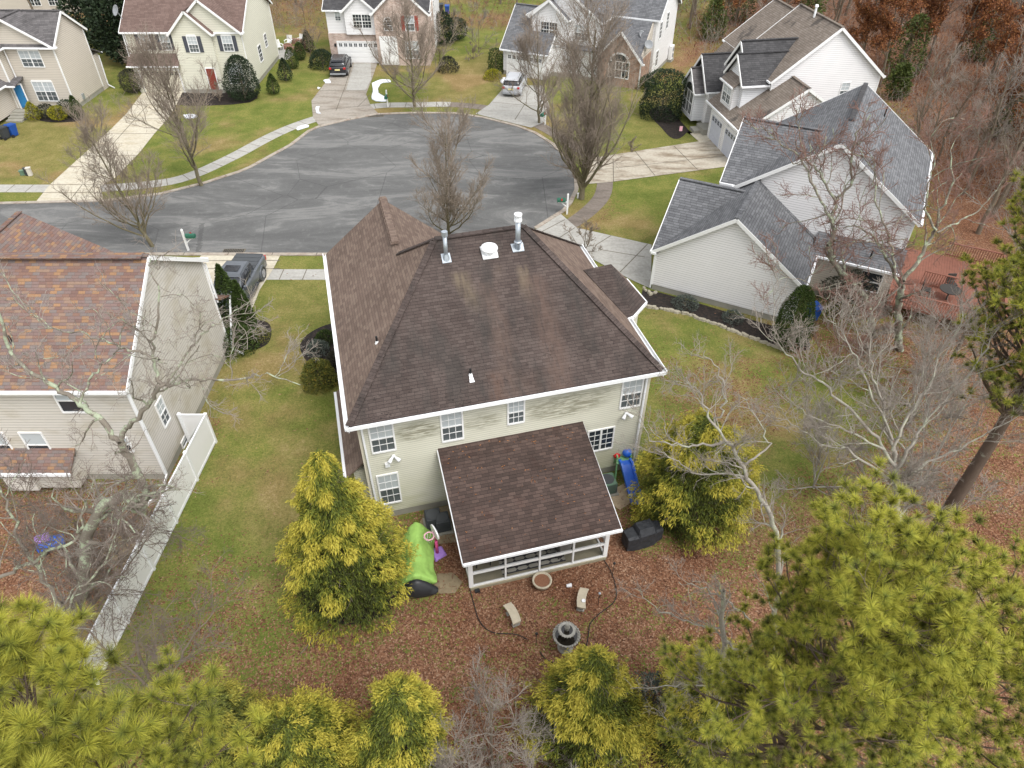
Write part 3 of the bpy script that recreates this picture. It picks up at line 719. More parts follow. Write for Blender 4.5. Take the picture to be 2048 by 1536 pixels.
m.lathe([(.2, -.1), (.22, .12), (.36, .14), (.37, .2), (.33, .28), (.22, .34), (.0, .37)], (x, y, z+.02), 24); m.obj('vent_fan', 'gutter_white', HA)
for x, y, sl in ((4.95, 1.05, 0), (1.6, 3.2, 1)):
    z = roofz(x, y) if not sl else 6.2+.81*x
    m = B(); m.cyl((x, y, z), (x, y, z+.3), .045, n=8); o = m.obj('vent_pipe', 'black_pvc', HA)
    m = B(); m.cyl((x, y, z-.05), (x, y, z+.08), .1, .05, 8)
    if not sl: m.slab([(x-.1, y-.28, roofz(x, y-.28)+.02), (x+.1, y-.28, roofz(x, y-.28)+.02), (x+.05, y, z+.02), (x-.05, y, z+.02)], .02)
    m.obj('vent_flashing', 'gutter_white', o)
# porch, a part of the house with its own pieces
PO = bpy.data.objects.new('screened_porch', None); COL.objects.link(PO); PO.parent = HA
X0, X1, Y0 = 3.6, 9.28, -4.05
pz = lambda y: 3.72-(.4-y)*(1.2/4.95)
B().slab([(3.28, Y0-.5, pz(Y0-.5)), (9.58, Y0-.5, pz(Y0-.5)), (9.62, .4, 3.72), (3.3, .4, 3.72)], .1).obj('porch_roof', 'shingle_porch', PO)
m = B(); m.bar((3.26, Y0-.55, pz(Y0-.5)-.04), (9.6, Y0-.55, pz(Y0-.5)-.04), .09, .12); m.bar((3.25, Y0-.5, pz(Y0-.5)-.14), (3.27, .4, 3.58), .04, .14); m.bar((9.61, Y0-.5, pz(Y0-.5)-.14), (9.63, .4, 3.58), .04, .14)
m.box(X0, X1, Y0+.02, Y0+.1, pz(Y0)-.2, pz(Y0)-.11); m.obj('fascia', 'gutter_white', PO)
B().box(X0-.05, X1+.05, Y0-.08, .4, -.05, .14).obj('porch_floor', 'porch_floor', PO)
fr = B(); ps = [X0, X0+1.42, X0+2.84, X0+4.26, X1]
for i, x in enumerate(ps):
    w_ = .09 if i in (0, 4) else .035; fr.box(x-w_, x+w_, Y0-.03, Y0+.06, .14, pz(Y0)-.2)
fr.box(X0, X1, Y0-.025, Y0+.055, .14, .22); fr.box(X0, X1, Y0-.02, Y0+.07, .95, 1.06)
for x in (X0, X1):
    for y in (-2.6, -1.1, .2): fr.box(x-.04, x+.04, y-.05, y+.05, .14, pz(y)-.16)
    fr.box(x-.035, x+.035, Y0+.06, .4, .95, 1.05); fr.box(x-.035, x+.035, Y0+.06, .4, .14, .22)
    fr.bar((x, Y0+.05, pz(Y0)-.2), (x, .35, 3.5), .07, .12)
fr.obj('frame', 'white_trim', PO)
m = B()
m.poly([(X0, Y0+.01, .2), (X1, Y0+.01, .2), (X1, Y0+.01, pz(Y0)-.2), (X0, Y0+.01, pz(Y0)-.2)])
for x in (X0, X1): m.poly([(x, Y0, .2), (x, .38, .2), (x, .38, 3.5), (x, Y0, pz(Y0)-.2)])
m.obj('screen', 'screen_mesh', PO)
B().box(X0+.1, X0+.3, Y0-.25, Y0-.12, -.02, .1).obj('step_block', 'black_cover', PO)
# things standing in the porch
def inA(x, y, z=0): c, s = math.cos(R(14.9)), math.sin(R(14.9)); return (-6.15+x*c-y*s, 19.18+x*s+y*c, z)
o = B().box(-1.35, 1.35, -.85, .85, 0, .012).obj('rug', 'rug'); o.location = inA(6.3, -3.0, .143); o.rotation_euler = (0, 0, R(14.9)); tag(o, 'black and cream lattice patterned rug on the screened porch floor', 'rug')
t = thing('patio_table', 'dark patio table on the patterned rug inside the screened porch', 'table', inA(6.4, -2.2, .155), R(14.9))
m = B(); m.cyl((0, 0, .68), (0, 0, .72), .55, n=24); m.obj('table_top', 'furniture_dark', t); m = B(); m.cyl((0, 0, 0), (0, 0, .68), .05); m.cyl((0, 0, 0), (0, 0, .04), .28); m.obj('leg', 'furniture_dark', t)
def armchair(label, x, y, rz):
    t = thing('patio_armchair', label, 'chair', inA(x, y, .143), R(14.9)+rz, 'armchairs in the screened porch')
    B().box(-.32, .32, -.3, .3, .22, .38).obj('seat_cushion', 'cushion_grey', t); B().box(-.32, .32, .22, .34, .38, .85).obj('backrest', 'cushion_grey', t)
    for s in (-1, 1):
        B().box(s*.36-.03, s*.36+.03, -.32, .34, .5, .56).obj('armrest', 'furniture_dark', t)
        for y_ in (-.28, .3): B().box(s*.34-.025, s*.34+.025, y_-.025, y_+.025, 0, .5).obj('leg', 'furniture_dark', t)
armchair('grey cushioned armchair at the left end of the screened porch', 4.3, -2.9, R(90)); armchair('grey cushioned armchair near the right end of the screened porch', 8.5, -2.6, R(-90)); armchair('grey cushioned armchair right of the patterned porch rug', 7.6, -3.3, R(200))

# ------------------------------------------------------------------ left house (tan siding, multicolour roof)
HB = thing('house', 'tan two storey house at left with a multicoloured orange and brown roof', 'house', (-15.95, 22.0, 0), 0)
gable(HB, -24, 0, 0, 9.7, 5.9, 8.95, 'x', 'shingle_mixed', 'siding_tan', .3, .2)
m = B(); cap(m, (-24, 4.75, 9.05), (0, 4.75, 9.05), .5); m.obj('ridge_vent', 'shingle_mixed', HB)
gable(HB, -13.9, -6.1, 7.4, 12.0, 4.9, 7.2, 'y', 'shingle_mixed', 'siding_tan', .3, .25, ends=(0, 1), vb=10.2, rk=False)
pent(HB, -2.6, .35, 9.7, 10.9, 2.95, 3.5, '-y', 'shingle_mixed')
wb = WF((0, 0), (1, 0))
for a0, a1, z0, z1 in ((-3.05, -2.1, 4.35, 5.6), (-5.5, -4.6, 1.6, 3.05), (-1.35, -.95, 1.95, 2.75), (-8.0, -6.9, 4.35, 5.6), (-7.3, -6.3, 1.6, 3.05)): window(HB, wb, a0, a1, z0, z1, 1, 1, lower='glass_dark')
window(HB, WF((0, 0), (0, 1)), 1.35, 1.95, 2.1, 3.4, 2, 2); window(HB, WF((0, 0), (0, 1)), 2.0, 2.8, .05, .36, 1, 1, split=False)
corners(HB, [(0, 0, .4, 5.8), (0, 9.7, .4, 5.8)]); downspout(HB, [(.1, -.1, 5.75), (.12, -.1, .5), (.05, -.45, .2), (-.35, -1.6, .08)])
downspout(HB, [(.1, 9.8, 5.6), (.12, 9.8, 3.2)]); downspout(HB, [(.35, 10.9, 2.9), (.2, 9.5, .3), (.9, 9.2, .1)])
m = B(); m.box(-6.6, -5.3, -1.0, 0, .4, 1.2); m.obj('bump_wall', 'siding_tan', HB)
m = B(); m.box(-6.3, -3.6, -.75, 0, .3, 1.5); m.obj('bay_wall', 'siding_tan', HB); pent(HB, -7.2, -3.5, -.95, 0, 1.5, 2.1, '+y', 'shingle_mixed')
m = B(); m.cyl((-4.9, 1.5, 6.6), (-4.9, 1.5, 7.2), .05); m.obj('vent_pipe', 'black_pvc', HB); m = B(); m.cyl((-4.9, 1.5, 6.6), (-4.9, 1.5, 6.95), .1, .06); m.obj('vent_flashing', 'black_cover', HB)

# ------------------------------------------------------------------ house with blue door (top left)
HC = thing('house', 'beige house at the upper left with a blue front door and dark grey roof', 'house', (-41.8, 68.9, 0), R(-2))
gable(HC, -16, 0, 0, 5.6, 5.9, 8.0, 'x', 'shingle_slate', 'siding_beige')
gable(HC, -7.2, -.02, -.02, 2.85, 5.85, 8.05, 'y', 'shingle_slate', 'siding_beige', .3, .3, ends=(1, 0), vb=.1)
gable(HC, -9.8, -4.7, -1.0, 2.0, 5.85, 7.5, 'y', 'shingle_slate', 'siding_beige', .3, .3, ends=(1, 0), vb=.1)
B().box(-14, 0.0, 5.6, 6.7, 0, 3.3).obj('rear_wall', 'siding_beige', HC); pent(HC, -14.2, .3, 5.6, 7.0, 3.3, 4.0, '-y', 'shingle_slate')
wf = WF((-4.7, -.02), (1, 0))
window(HC, wf, 1.35, 3.25, 4.0, 5.35, 2, 2, mull=1, header=True, upper='glass_blind'); window(HC, wf, 1.4, 3.3, .9, 2.6, 2, 2, mull=1, header=True)
wf = WF((-9.8, -1.0), (1, 0)); window(HC, wf, 3.0, 4.4, 3.8, 5.3, 3, 3, header=True, split=False, lower='glass_dark', upper='glass_dark')
B().box(-5.6, -5.0, -.34, -.3, 6.6, 7.3).obj('gable_vent', 'white_trim', HC)
m = B(); m.box(-14, -5.2, -8.5, -1.0, .3, 2.9); m.obj('garage_wall', 'siding_beige', HC)
gable(HC, -14.2, -5.15, -8.6, -1.05, 2.9, 5.4, 'y', 'shingle_slate', 'siding_beige', .3, .3, wal=False)
pent(HC, -5.2, -3.9, -1.7, -.05, 2.75, 3.1, '+y', 'shingle_slate')
door(HC, WF((-5.15, -1.0), (1, .35)), .25, 1.15, .5, 2.55, 'blue_door')
m = B()
for k in range(4): m.box(-5.1, -3.6, -1.9-.45*k, -1.2-.45*k, 0, .5-.12*k)
m.obj('front_steps', 'foundation', HC)
corners(HC, [(0, -.02, .4, 5.8), (0, 5.6, .4, 5.8), (-4.7, -1.0, .4, 5.7)]); downspout(HC, [(.1, 6.6, 3.1), (.1, 6.4, .3), (.9, 6.0, .1)]); downspout(HC, [(-4.5, -.2, 5.6), (-4.5, -.12, .2)])
B().box(-.0, .12, 1.5, 1.8, .5, 1.0).obj('meter_box', 'galvanised', HC)

# ------------------------------------------------------------------ house with burgundy-brown roof and slate shutters
HD = thing('house', 'pale cream house with slate shutters and a brown roof behind the long driveway', 'house', (-37.6, 74.3, 0), 0)
gable(HD, 0, 11.3, 0, 10.6, 5.8, 9.2, 'x', 'shingle_brown', 'siding_pale', .35, .3)
gable(HD, 4.9, 11.28, -.35, 4.35, 5.8, 8.5, 'y', 'shingle_brown', 'siding_pale', .3, .3, ends=(1, 0), vb=0)
gable(HD, 4.85, 8.6, -.75, 3.0, 5.8, 7.6, 'y', 'shingle_brown', 'siding_pale', .3, .3, ends=(1, 0), vb=.0)
B().box(-.02, 4.8, -.5, 0, 0, 2.9).obj('garage_front', 'siding_pale', HD); pent(HD, -.25, 4.85, -1.2, -.0, 2.75, 3.6, '+y', 'shingle_brown')
garage_door(HD, WF((0, -.5), (1, 0)), .55, 4.4, 2.15, 'cream_trim')
wf = WF((0, 0), (1, 0)); window(HD, wf, 1.35, 2.25, 3.95, 5.3, 3, 2, shut='shutter_slate', header=True); window(HD, wf, 3.35, 4.2, 3.95, 5.3, 3, 2, shut='shutter_slate', header=True)
window(HD, WF((0, -.75), (1, 0)), 6.3, 7.15, 3.95, 5.35, 3, 2, shut='shutter_slate', header=True)
wf = WF((0, -.35), (1, 0)); window(HD, wf, 9.5, 10.4, 3.95, 5.3, 3, 2, shut='shutter_slate', header=True); window(HD, wf, 9.3, 10.7, .9, 2.6, 3, 2, mull=1, header=True)
door(HD, WF((0, -.75), (1, 0)), 7.3, 8.1, .4, 2.4, 'red_door')
for y0, y1, z0, z1 in ((3.9, 4.9, 1.6, 3.1), (6.6, 7.4, 2.3, 3.5)): window(HD, WF((11.3, 0), (0, 1)), y0, y1, z0, z1, 2, 2, lower='glass_dark', upper='glass_dark')
corners(HD, [(11.3, 0, .4, 5.8), (0, 0, 2.9, 5.8), (11.3, 10.6, .4, 5.8)])
downspout(HD, [(-.1, -.1, 5.7), (-.1, -.3, 3.0)])
def dish(par, loc, r=.38, tilt=(R(60), 0, 0), arm=(0, 0, -.6)):
    m = B(); m.lathe([(0.02, 0), (r*.5, .03), (r*.8, .08), (r, .14), (r*1.02, .12), (r*.8, .05), (r*.5, 0), (.02, -.03)], n=18); o = m.obj('satellite_dish', 'dish_grey', par, True); o.location = loc; o.rotation_euler = tilt
    k = B(); k.cyl(loc, (loc[0]+arm[0], loc[1]+arm[1], loc[2]+arm[2]), .03, n=6); k.obj('dish_mount', 'dish_grey', par)
dish(HD, (-.5, 1.0, 7.2), .5, (R(65), 0, R(-40)), (.4, 0, -.9))

# ------------------------------------------------------------------ brick and white house
HE = thing('house', 'white and pink brick house with a wide white garage door behind the black car', 'house', (-20.0, 83.6, 0), R(-2))
gable(HE, 0, 11, 0, 10, 5.5, 8.6, 'x', 'shingle_charcoal', 'siding_white')
B().box(-.03, 6, -.12, 0, 0, 3.0).obj('brick_wall', 'brick_pink', HE)
gable(HE, 2.1, 5.4, -.45, 2.5, 5.5, 6.9, 'y', 'shingle_charcoal', 'siding_white', z0=3.0, ends=(1, 0), base=False, vb=0)
gable(HE, 5.35, 11.02, -.9, 4.2, 5.4, 7.9, 'y', 'shingle_charcoal', 'brick_pink', z0=0, ends=(1, 0), base=False, vb=0)
garage_door(HE, WF((0, -.12), (1, 0)), .9, 5.3, 2.15, 'white_trim')
wf = WF((0, -.45), (1, 0)); window(HE, wf, 3.0, 4.9, 3.7, 5.0, 3, 2, mull=1, lower='glass_dark', upper='glass_dark'); window(HE, WF((0, 0), (1, 0)), 1.0, 1.55, 4.3, 5.1, 2, 2, split=False)
wf = WF((0, -.9), (1, 0)); window(HE, wf, 6.4, 7.2, 3.6, 4.5, 3, 2, arch=True, lower='glass_dark', upper='glass_dark'); window(HE, wf, 8.7, 9.6, 3.6, 5.0, 2, 2, shut='shutter_red'); window(HE, wf, 8.5, 9.9, .8, 2.5, 2, 2, mull=1)
B().box(5.7, 7.6, -.98, -.9, .1, 3.0).obj('entry_surround', 'white_trim', HE); door(HE, WF((0, -.98), (1, 0)), 6.2, 7.1, .3, 2.4, 'white_trim')
for y0, z0 in ((2.0, 3.9), (4.5, 3.9)): window(HE, WF((11, 0), (0, 1)), y0, y0+.8, z0, z0+1.3, 2, 2, lower='glass_dark', upper='glass_dark')
m = B(); m.box(.5, .7, -.25, -.12, 1.7, 2.0); m.obj('wall_lamp', 'black_cover', HE)

# ------------------------------------------------------------------ grey roofed house with brick gable (top centre right)
HF = thing('house', 'white house with grey roof and brown brick front gable behind the bare trees', 'house', (12.9, 74.7, 0), R(-25))
s_ = B(); s_.solid([(-10.2, .2, 3.0), (-.2, .2, 3.0), (-.2, 7.6, 9.0), (-10.2, 7.6, 9.0)], [(-10.2, .2, 2.88), (-.2, .2, 2.88), (-.2, 7.6, 8.88), (-10.2, 7.6, 8.88)]); s_.obj('roof', 'shingle_grey', HF)
gable(HF, -10, .2, 3.6, 11.6, 5.75, 9.0, 'x', 'shingle_grey', 'siding_white', .1, .35)
B().prism([(-.35, .5), (-.02, .5), (-.02, 3.6), (-.35, 3.6)], 0, 3.0).obj('side_wall', 'siding_beige', HF)
m = B(); m.solid([(-.3, .5, 3), (-.3, 3.6, 3), (-.3, 3.6, 5.6)], [(-.1, .5, 3), (-.1, 3.6, 3), (-.1, 3.6, 5.6)]); m.obj('side_wall', 'siding_beige', HF)
gable(HF, -4.5, -.0, -.0, 3.5, 2.8, 5.3, 'y', 'shingle_grey', 'brick_brown', .3, .3, z0=0, base=False, ends=(1, 0), vb=.0)
window(HF, WF((-4.5, 0), (1, 0)), 1.2, 3.3, .9, 2.4, 2, 1, mull=2, arch=True, lower='glass_dark', upper='glass_dark')
gable(HF, -12.4, -4.7, .6, 6.9, 5.8, 8.4, 'y', 'shingle_grey', 'siding_white', .3, .3, ends=(1, 0), vb=3.7); gable(HF, -12.0, -8.2, .2, 5.5, 5.8, 7.3, 'y', 'shingle_grey', 'siding_white', .3, .3, ends=(1, 0), vb=3.7)
window(HF, WF((-12, .2), (1, 0)), 1.0, 2.8, 3.8, 5.2, 3, 2, mull=1, lower='glass_dark', upper='glass_dark'); window(HF, WF((-8, .6), (1, 0)), .6, 2.0, 3.8, 5.2, 2, 2, mull=1)
door(HF, WF((-7, .6), (1, 0)), .6, 1.5, .3, 2.4, 'white_trim')
gable(HF, -14.6, -9.6, -1.4, 6, 2.8, 6.0, 'x', 'shingle_grey', 'siding_white'); garage_door(HF, WF((-14.6, -1.4), (1, 0)), .5, 4.5, 2.15)
for y0, z0 in ((5.0, 3.6), (7.4, 4.0), (4.8, .9)): window(HF, WF((.2, 0), (0, 1)), y0, y0+.8, z0, z0+1.5, 2, 2, lower='glass_dark', upper='glass_dark')
dish(HF, (.2, 1.3, 4.0), .42, (R(60), 0, R(30)), (-.3, 0, -.7)); dish(HF, (-.9, 2.2, 4.6), .35, (R(65), 0, R(60)), (0, 0, -.5))
corners(HF, [(0, 0, 0, 2.8), (.2, 3.6, .4, 5.6)])
# heat pump beside it
t = thing('heat_pump', 'white outdoor heat pump standing at the side wall of the grey roofed house', 'heat pump', (*G(1340, 122), 0), R(62))
m = B(); m.box(-.45, .45, -.17, .17, .25, 1.65); bevel(m.obj('cabinet', 'white_trim', t), .02)
for z_ in (.62, 1.25):
    m = B(); m.lathe([(.25, 0), (.25, .02), (.02, .03)], n=16); f_ = m.obj('fan_grille', 'dish_grey', t); f_.rotation_euler = (R(90), 0, 0); f_.location = (.1, -.171, z_)
B().box(-.5, .5, -.25, .25, 0, .25).obj('stand', 'foundation', t)

# ------------------------------------------------------------------ white house with tan roof and three dark dormers (upper right)
HG = thing('house', 'white gabled house with grey brown roof and black shingled dormers at the upper right', 'house', (20.9, 59.2, 0), R(9))
gable(HG, .2, 9.6, .2, 6.9, 5.9, 9.6, 'y', 'shingle_tan', 'siding_white', .25, .25)
gable(HG, .9, 9.0, 6.9, 11.6, 5.9, 9.0, 'y', 'shingle_tan', 'siding_white', .25, .25)
window(HG, WF((0, .2), (1, 0)), 6.4, 7.1, 4.1, 5.3, 2, 2)
gable(HG, -2.9, 6.6, -2.5, .2, 3.0, 6.0, 'y', 'shingle_tan', 'siding_white', .25, .25, ends=(1, 0))
# long front slope with two garage doors under it
B().slab([(-3.15, .0, 2.85), (.35, .0, 5.15), (.35, 4.6, 5.15), (-3.15, 4.6, 2.85)][::-1], .1).obj('roof', 'shingle_tan', HG)
B().slab([(-1.2, 4.6, 4.15), (.4, 4.6, 5.9), (.4, 10.9, 5.9), (-1.2, 10.9, 4.15)][::-1], .1).obj('roof', 'shingle_tan', HG)
B().box(-2.9, .2, -.0, 3.9, 0, 2.9).obj('garage_wall', 'siding_white', HG)
wf = WF((-2.9, 3.9), (0, -1)); garage_door(HG, wf, .5, 2.75, 2.15, 'door_lavender', 4); garage_door(HG, wf, 3.5, 5.75, 2.15, 'door_lavender', 4)
m = B(); m.bar((-3.2, -2.6, 2.85), (-3.2, 4.7, 2.85), .12, .14); m.obj('gutter', 'gutter_white', HG)
B().box(-.6, .2, 3.9, 11, 0, 4.6).obj('wall', 'siding_cool', HG)
# entry gable with bay
gable(HG, -2.6, .45, 5.6, 9.6, 3.6, 5.8, 'x', 'shingle_charcoal', 'siding_white', .3, .45, ends=(1, 0), vb=-1.3)
gable(HG, -3.6, -2.5, 6.3, 9.0, 3.2, 4.7, 'x', 'shingle_slate', 'siding_cool', .25, .2, ends=(1, 0), z0=.5, base=False)
window(HG, WF((-3.6, 9.0), (0, -1)), .35, 2.35, .9, 2.8, 2, 1, mull=2, arch=True, lower='glass_dark', upper='glass_dark')
m = B(); m.box(-3.3, -.6, 4.0, 5.6, 0, .55); m.box(-3.9, -3.3, 4.5, 5.6, 0, .28); m.obj('porch_steps', 'foundation', HG)
door(HG, WF((-.62, 5.5), (0, -1)), .3, 1.2, .6, 2.6, 'white_trim')
# upper dormers
gable(HG, -1.5, 3.1, 1.0, 4.9, 6.0, 8.1, 'x', 'shingle_charcoal', 'siding_cool', .3, .35, ends=(1, 0), z0=3.2, base=False, vb=.3)
gable(HG, -2.0, 2.1, .6, 3.8, 5.7, 7.35, 'x', 'shingle_charcoal', 'siding_cool', .3, .3, ends=(1, 0), z0=3.2, base=False, vb=.1)
m = B(); m.box(-2.55, -2.0, 1.1, 3.3, 3.2, 5.2); m.obj('dormer_wall', 'siding_white', HG); pent(HG, -2.75, -2.0, .9, 3.5, 5.15, 5.75, '+x', 'shingle_tan')
window(HG, WF((-2.55, 3.3), (0, -1)), .35, 1.85, 3.6, 5.0, 2, 2, mull=1, lower='glass_screen')
m = B(); m.cyl((4.6, 4.0, 9.4), (4.6, 4.0, 10.2), .09); m.cyl((4.6, 4.0, 10.2), (4.6, 4.0, 10.35), .16, .12); m.obj('vent_pipe', 'gutter_white', HG)
corners(HG, [(9.6, .2, .4, 5.8), (.2, .2, 2.9, 5.8)])

# ------------------------------------------------------------------ white house with grey roofs at right
HH = thing('house', 'white sided house with blue grey shingle roofs and a side garage wing at the right', 'house', (8.8, 37.9, 0), R(-27))
gable(HH, 0, 8.5, 0, 5.4, 2.95, 6.0, 'y', 'shingle_grey', 'siding_white', .25, .25, ends=(1, 0))
gable(HH, -.02, 4.0, .02, 8.3, 2.9, 5.6, 'x', 'shingle_grey', 'siding_white', .25, .25, ends=(1, 0), vb=.05)
B().slab([(8.2, 5.0, 3.1), (8.6, 5.0, 3.0), (8.6, 8, 3.0), (4.3, 8, 6.0), (4.3, 5.0, 6.0)], .1).obj('roof', 'shingle_grey', HH)
gable(HH, 3.2, 13.2, 5.3, 15.8, 5.6, 9.1, 'y', 'shingle_grey', 'siding_white', .3, .3)
gable(HH, 2.3, 6.9, 5.55, 12.8, 5.6, 8.1, 'x', 'shingle_grey', 'siding_white', .3, .3, ends=(1, 0), vb=3.3)
m = B(); m.bar((8.2, 8.5, 9.25), (8.2, 15.6, 9.25), .3, .12); m.obj('ridge_vent', 'shingle_charcoal', HH)
m = B(); m.box(8.5, 13.15, 4.0, 5.3, .4, 2.85); m.obj('wall', 'siding_beige', HH); B().box(8.5, 13.1, 4.03, 5.3, -.05, .4).obj('foundation', 'foundation', HH); pent(HH, 8.4, 13.4, 3.7, 5.3, 2.85, 3.6, '+y', 'shingle_grey')
window(HH, WF((8.5, 4.0), (1, 0)), 3.0, 4.1, 1.2, 2.4, 1, 1, lower='glass_dark', upper='glass_dark')
corners(HH, [(0, 0, .4, 2.9), (8.5, 0, .4, 2.9), (13.2, 5.3, .4, 5.5), (3.2, 5.3, .4, 5.5)])
downspout(HH, [(-.2, -.1, 2.8), (-.06, -.06, 2.5), (-.06, -.06, .2)]); downspout(HH, [(8.75, -.2, 2.8), (8.6, -.06, 2.4), (8.6, -.06, .3), (9.4, -.4, .1)])
m = B(); m.cyl((11.6, 4.3, 3.1), (11.6, 4.3, 3.6), .05); m.obj('vent_pipe', 'black_pvc', HH); m = B(); m.cyl((9.9, 14.0, 7.9), (9.9, 14.0, 8.6), .05); m.obj('vent_pipe', 'black_pvc', HH)
# far house at the top left edge
HI = thing('house', 'pale house with white windows beyond the trees at the top left edge', 'house', (-66, 104, 0), R(5))
gable(HI, -6, 16, 0, 9, 5.6, 8.6, 'x', 'shingle_slate', 'siding_beige')
for a in (2, 4.6, 7.4, 10.4, 13): window(HI, WF((0, 0), (1, 0)), a, a+1.5, 1.0, 2.6, 2, 2, mull=1, lower='glass_dark')
for a in (2, 7.4, 13): window(HI, WF((0, 0), (1, 0)), a, a+1.4, 3.8, 5.1, 2, 2, mull=1)

# ------------------------------------------------------------------ red deck behind the grey roofed house
DK = thing('wooden_deck', 'red stained wooden deck with slatted railings behind the right house', 'deck', (8.8, 37.9, 0), R(-27))
m = B(); DX0, DX1, DY0, DY1, DZ = 13.3, 19.2, 3.4, 11.0, .95
n = int((DX1-DX0)/.15)
for k in range(n): x = DX0+k*.15; m.box(x, x+.14, DY0, DY1, DZ-.04, DZ)
m.obj('deck_boards', 'deck_red', DK)
for x in (DX0+.1, (DX0+DX1)/2, DX1-.1):
    for y in (DY0+.1, (DY0+DY1)/2, DY1-.1): B().box(x-.06, x+.06, y-.06, y+.06, 0, DZ-.04).obj('post', 'deck_red', DK)
def rail(a, b):
    m = B(); m.bar((a[0], a[1], DZ+.95), (b[0], b[1], DZ+.95), .14, .05); m.bar((a[0], a[1], DZ+.12), (b[0], b[1], DZ+.12), .05, .08)
    L = math.dist(a, b)
    for k in range(int(L/.14)+1): t = k*.14/L; x = a[0]+(b[0]-a[0])*t; y = a[1]+(b[1]-a[1])*t; m.box(x-.02, x+.02, y-.02, y+.02, DZ, DZ+.93)
    m.obj('railing', 'deck_red', DK)
rail((DX0, DY0), (DX1, DY0)); rail((DX1, DY0), (DX1, DY1)); rail((DX0+2.8, DY1), (DX1, DY1)); rail((DX0+1.6, DY0+3.2), (DX0+3.4, DY0+3.2))
c27, s27 = math.cos(R(-27)), math.sin(R(-27))
def inH(x, y, z): return (8.8+x*c27-y*s27, 37.9+x*s27+y*c27, z)
def wire_chair(label, x, y, rz):
    t = thing('deck_chair', label, 'chair', inH(x, y, DZ), rz, 'dark chairs on the red deck')
    B().box(-.25, .25, -.25, .25, .4, .46).obj('seat', 'furniture_dark', t); B().box(-.25, .25, .23, .28, .46, .95).obj('backrest', 'furniture_dark', t)
    for sx in (-1, 1):
        for sy in (-1, 1): B().box(sx*.23-.02, sx*.23+.02, sy*.23-.02, sy*.23+.02, 0, .4).obj('leg', 'furniture_dark', t)
wire_chair('dark deck chair left of the round table on the red deck', 15.2, 5.4, R(60)); wire_chair('dark deck chair behind the round table on the red deck', 16.5, 6.8, R(0)); wire_chair('dark deck chair in the near right corner of the red deck', 18.4, 4.4, R(-70))
t = thing('deck_table', 'round dark table in the middle of the red deck', 'table', inH(16.4, 5.5, DZ)); m = B(); m.cyl((0, 0, .7), (0, 0, .74), .6, n=24); m.obj('table_top', 'furniture_dark', t); m = B(); m.cyl((0, 0, 0), (0, 0, .7), .05); m.obj('leg', 'furniture_dark', t)

# ------------------------------------------------------------------ white vinyl fence
FE = thing('vinyl_fence', 'tall white vinyl privacy fence running back from the left house', 'fence', (0, 0, 0))
def fpanel(a, b, zt, name='panel'):
    m = B(); a = Vector(a); b = Vector(b); n_ = 3
    m.bar((*a, (zt-.05)/2+.05), (*b, (zt-.05)/2+.05), .035, zt-.15); m.obj(name, 'white_trim', FE)
    B().bar((*a, zt-.04), (*b, zt-.04), .07, .09).obj('rail', 'gutter_white', FE); B().bar((*a, .12), (*b, .12), .07, .13).obj('rail', 'gutter_white', FE)
def fpost(p, zt):
    m = B(); m.box(p[0]-.065, p[0]+.065, p[1]-.065, p[1]+.065, 0, zt); q = m.obj('post', 'gutter_white', FE)
    m = B(); m.solid([(p[0]-.02, p[1]-.02, zt+.07), (p[0]+.02, p[1]-.02, zt+.07), (p[0]+.02, p[1]+.02, zt+.07), (p[0]-.02, p[1]+.02, zt+.07)], [(p[0]-.085, p[1]-.085, zt), (p[0]+.085, p[1]-.085, zt), (p[0]+.085, p[1]+.085, zt), (p[0]-.085, p[1]+.085, zt)]); m.obj('post_cap', 'gutter_white', q)
fx = lambda y: -14.5-(24.4-y)*.035
ys = [24.4, 21.95, 19.5, 17.1, 14.7, 12.3]
for a, b in zip(ys[:-1], ys[1:]): fpanel((fx(a), a), (fx(b), b), 1.88)
for y in ys: fpost((fx(y), y), 1.92)
fpanel((-15.85, 24.42), (-14.5, 24.42), 1.88, 'gate_panel'); fpost((-15.75, 24.42), 1.92)
m = B(); m.bar((-15.7, 24.36, .3), (-14.6, 24.36, 1.75), .06, .06); m.obj('gate_brace', 'gutter_white', FE)

# ------------------------------------------------------------------ plants
RNG = np.random.default_rng(11)
def nrm(v): return v/np.maximum(np.linalg.norm(v, axis=-1, keepdims=True), 1e-9)
def tube_arrays(P, Rd, sides):
    N, K, _ = P.shape
    T = np.empty_like(P); T[:, 1:-1] = P[:, 2:]-P[:, :-2]; T[:, 0] = P[:, 1]-P[:, 0]; T[:, -1] = P[:, -1]-P[:, -2]; T = nrm(T)
    ref = np.zeros((N, 1, 3)); ref[..., 0] = 1; m = np.abs(T[:, :1, 0]) > .8; ref[m] = (0, 1, 0)
    A = nrm(np.cross(T, np.broadcast_to(ref, T.shape))); Bn = np.cross(T, A)
    th = np.arange(sides)*2*np.pi/sides
    V = P[:, :, None]+Rd[:, :, None, None]*(np.cos(th)[:, None]*A[:, :, None]+np.sin(th)[:, None]*Bn[:, :, None])
    idx = np.arange(N*K*sides).reshape(N, K, sides); nx = np.roll(idx, -1, 2)
    Fc = np.stack([idx[:, :-1], nx[:, :-1], nx[:, 1:], idx[:, 1:]], -1).reshape(-1, 4)
    return V.reshape(-1, 3), Fc
def mesh_np(name, V, Fc, mat, tint=None, smooth_=False):
    me = bpy.data.meshes.new(name); me.vertices.add(len(V)); me.vertices.foreach_set('co', np.ascontiguousarray(V, dtype=np.float32).ravel())
    setfaces(me, Fc)
    if tint is not None: a = me.attributes.new('tint', 'FLOAT', 'POINT'); a.data.foreach_set('value', np.ascontiguousarray(tint, dtype=np.float32))
    if smooth_: me.polygons.foreach_set('use_smooth', np.ones(len(Fc), bool))
    me.materials.append(MT[mat]); return me
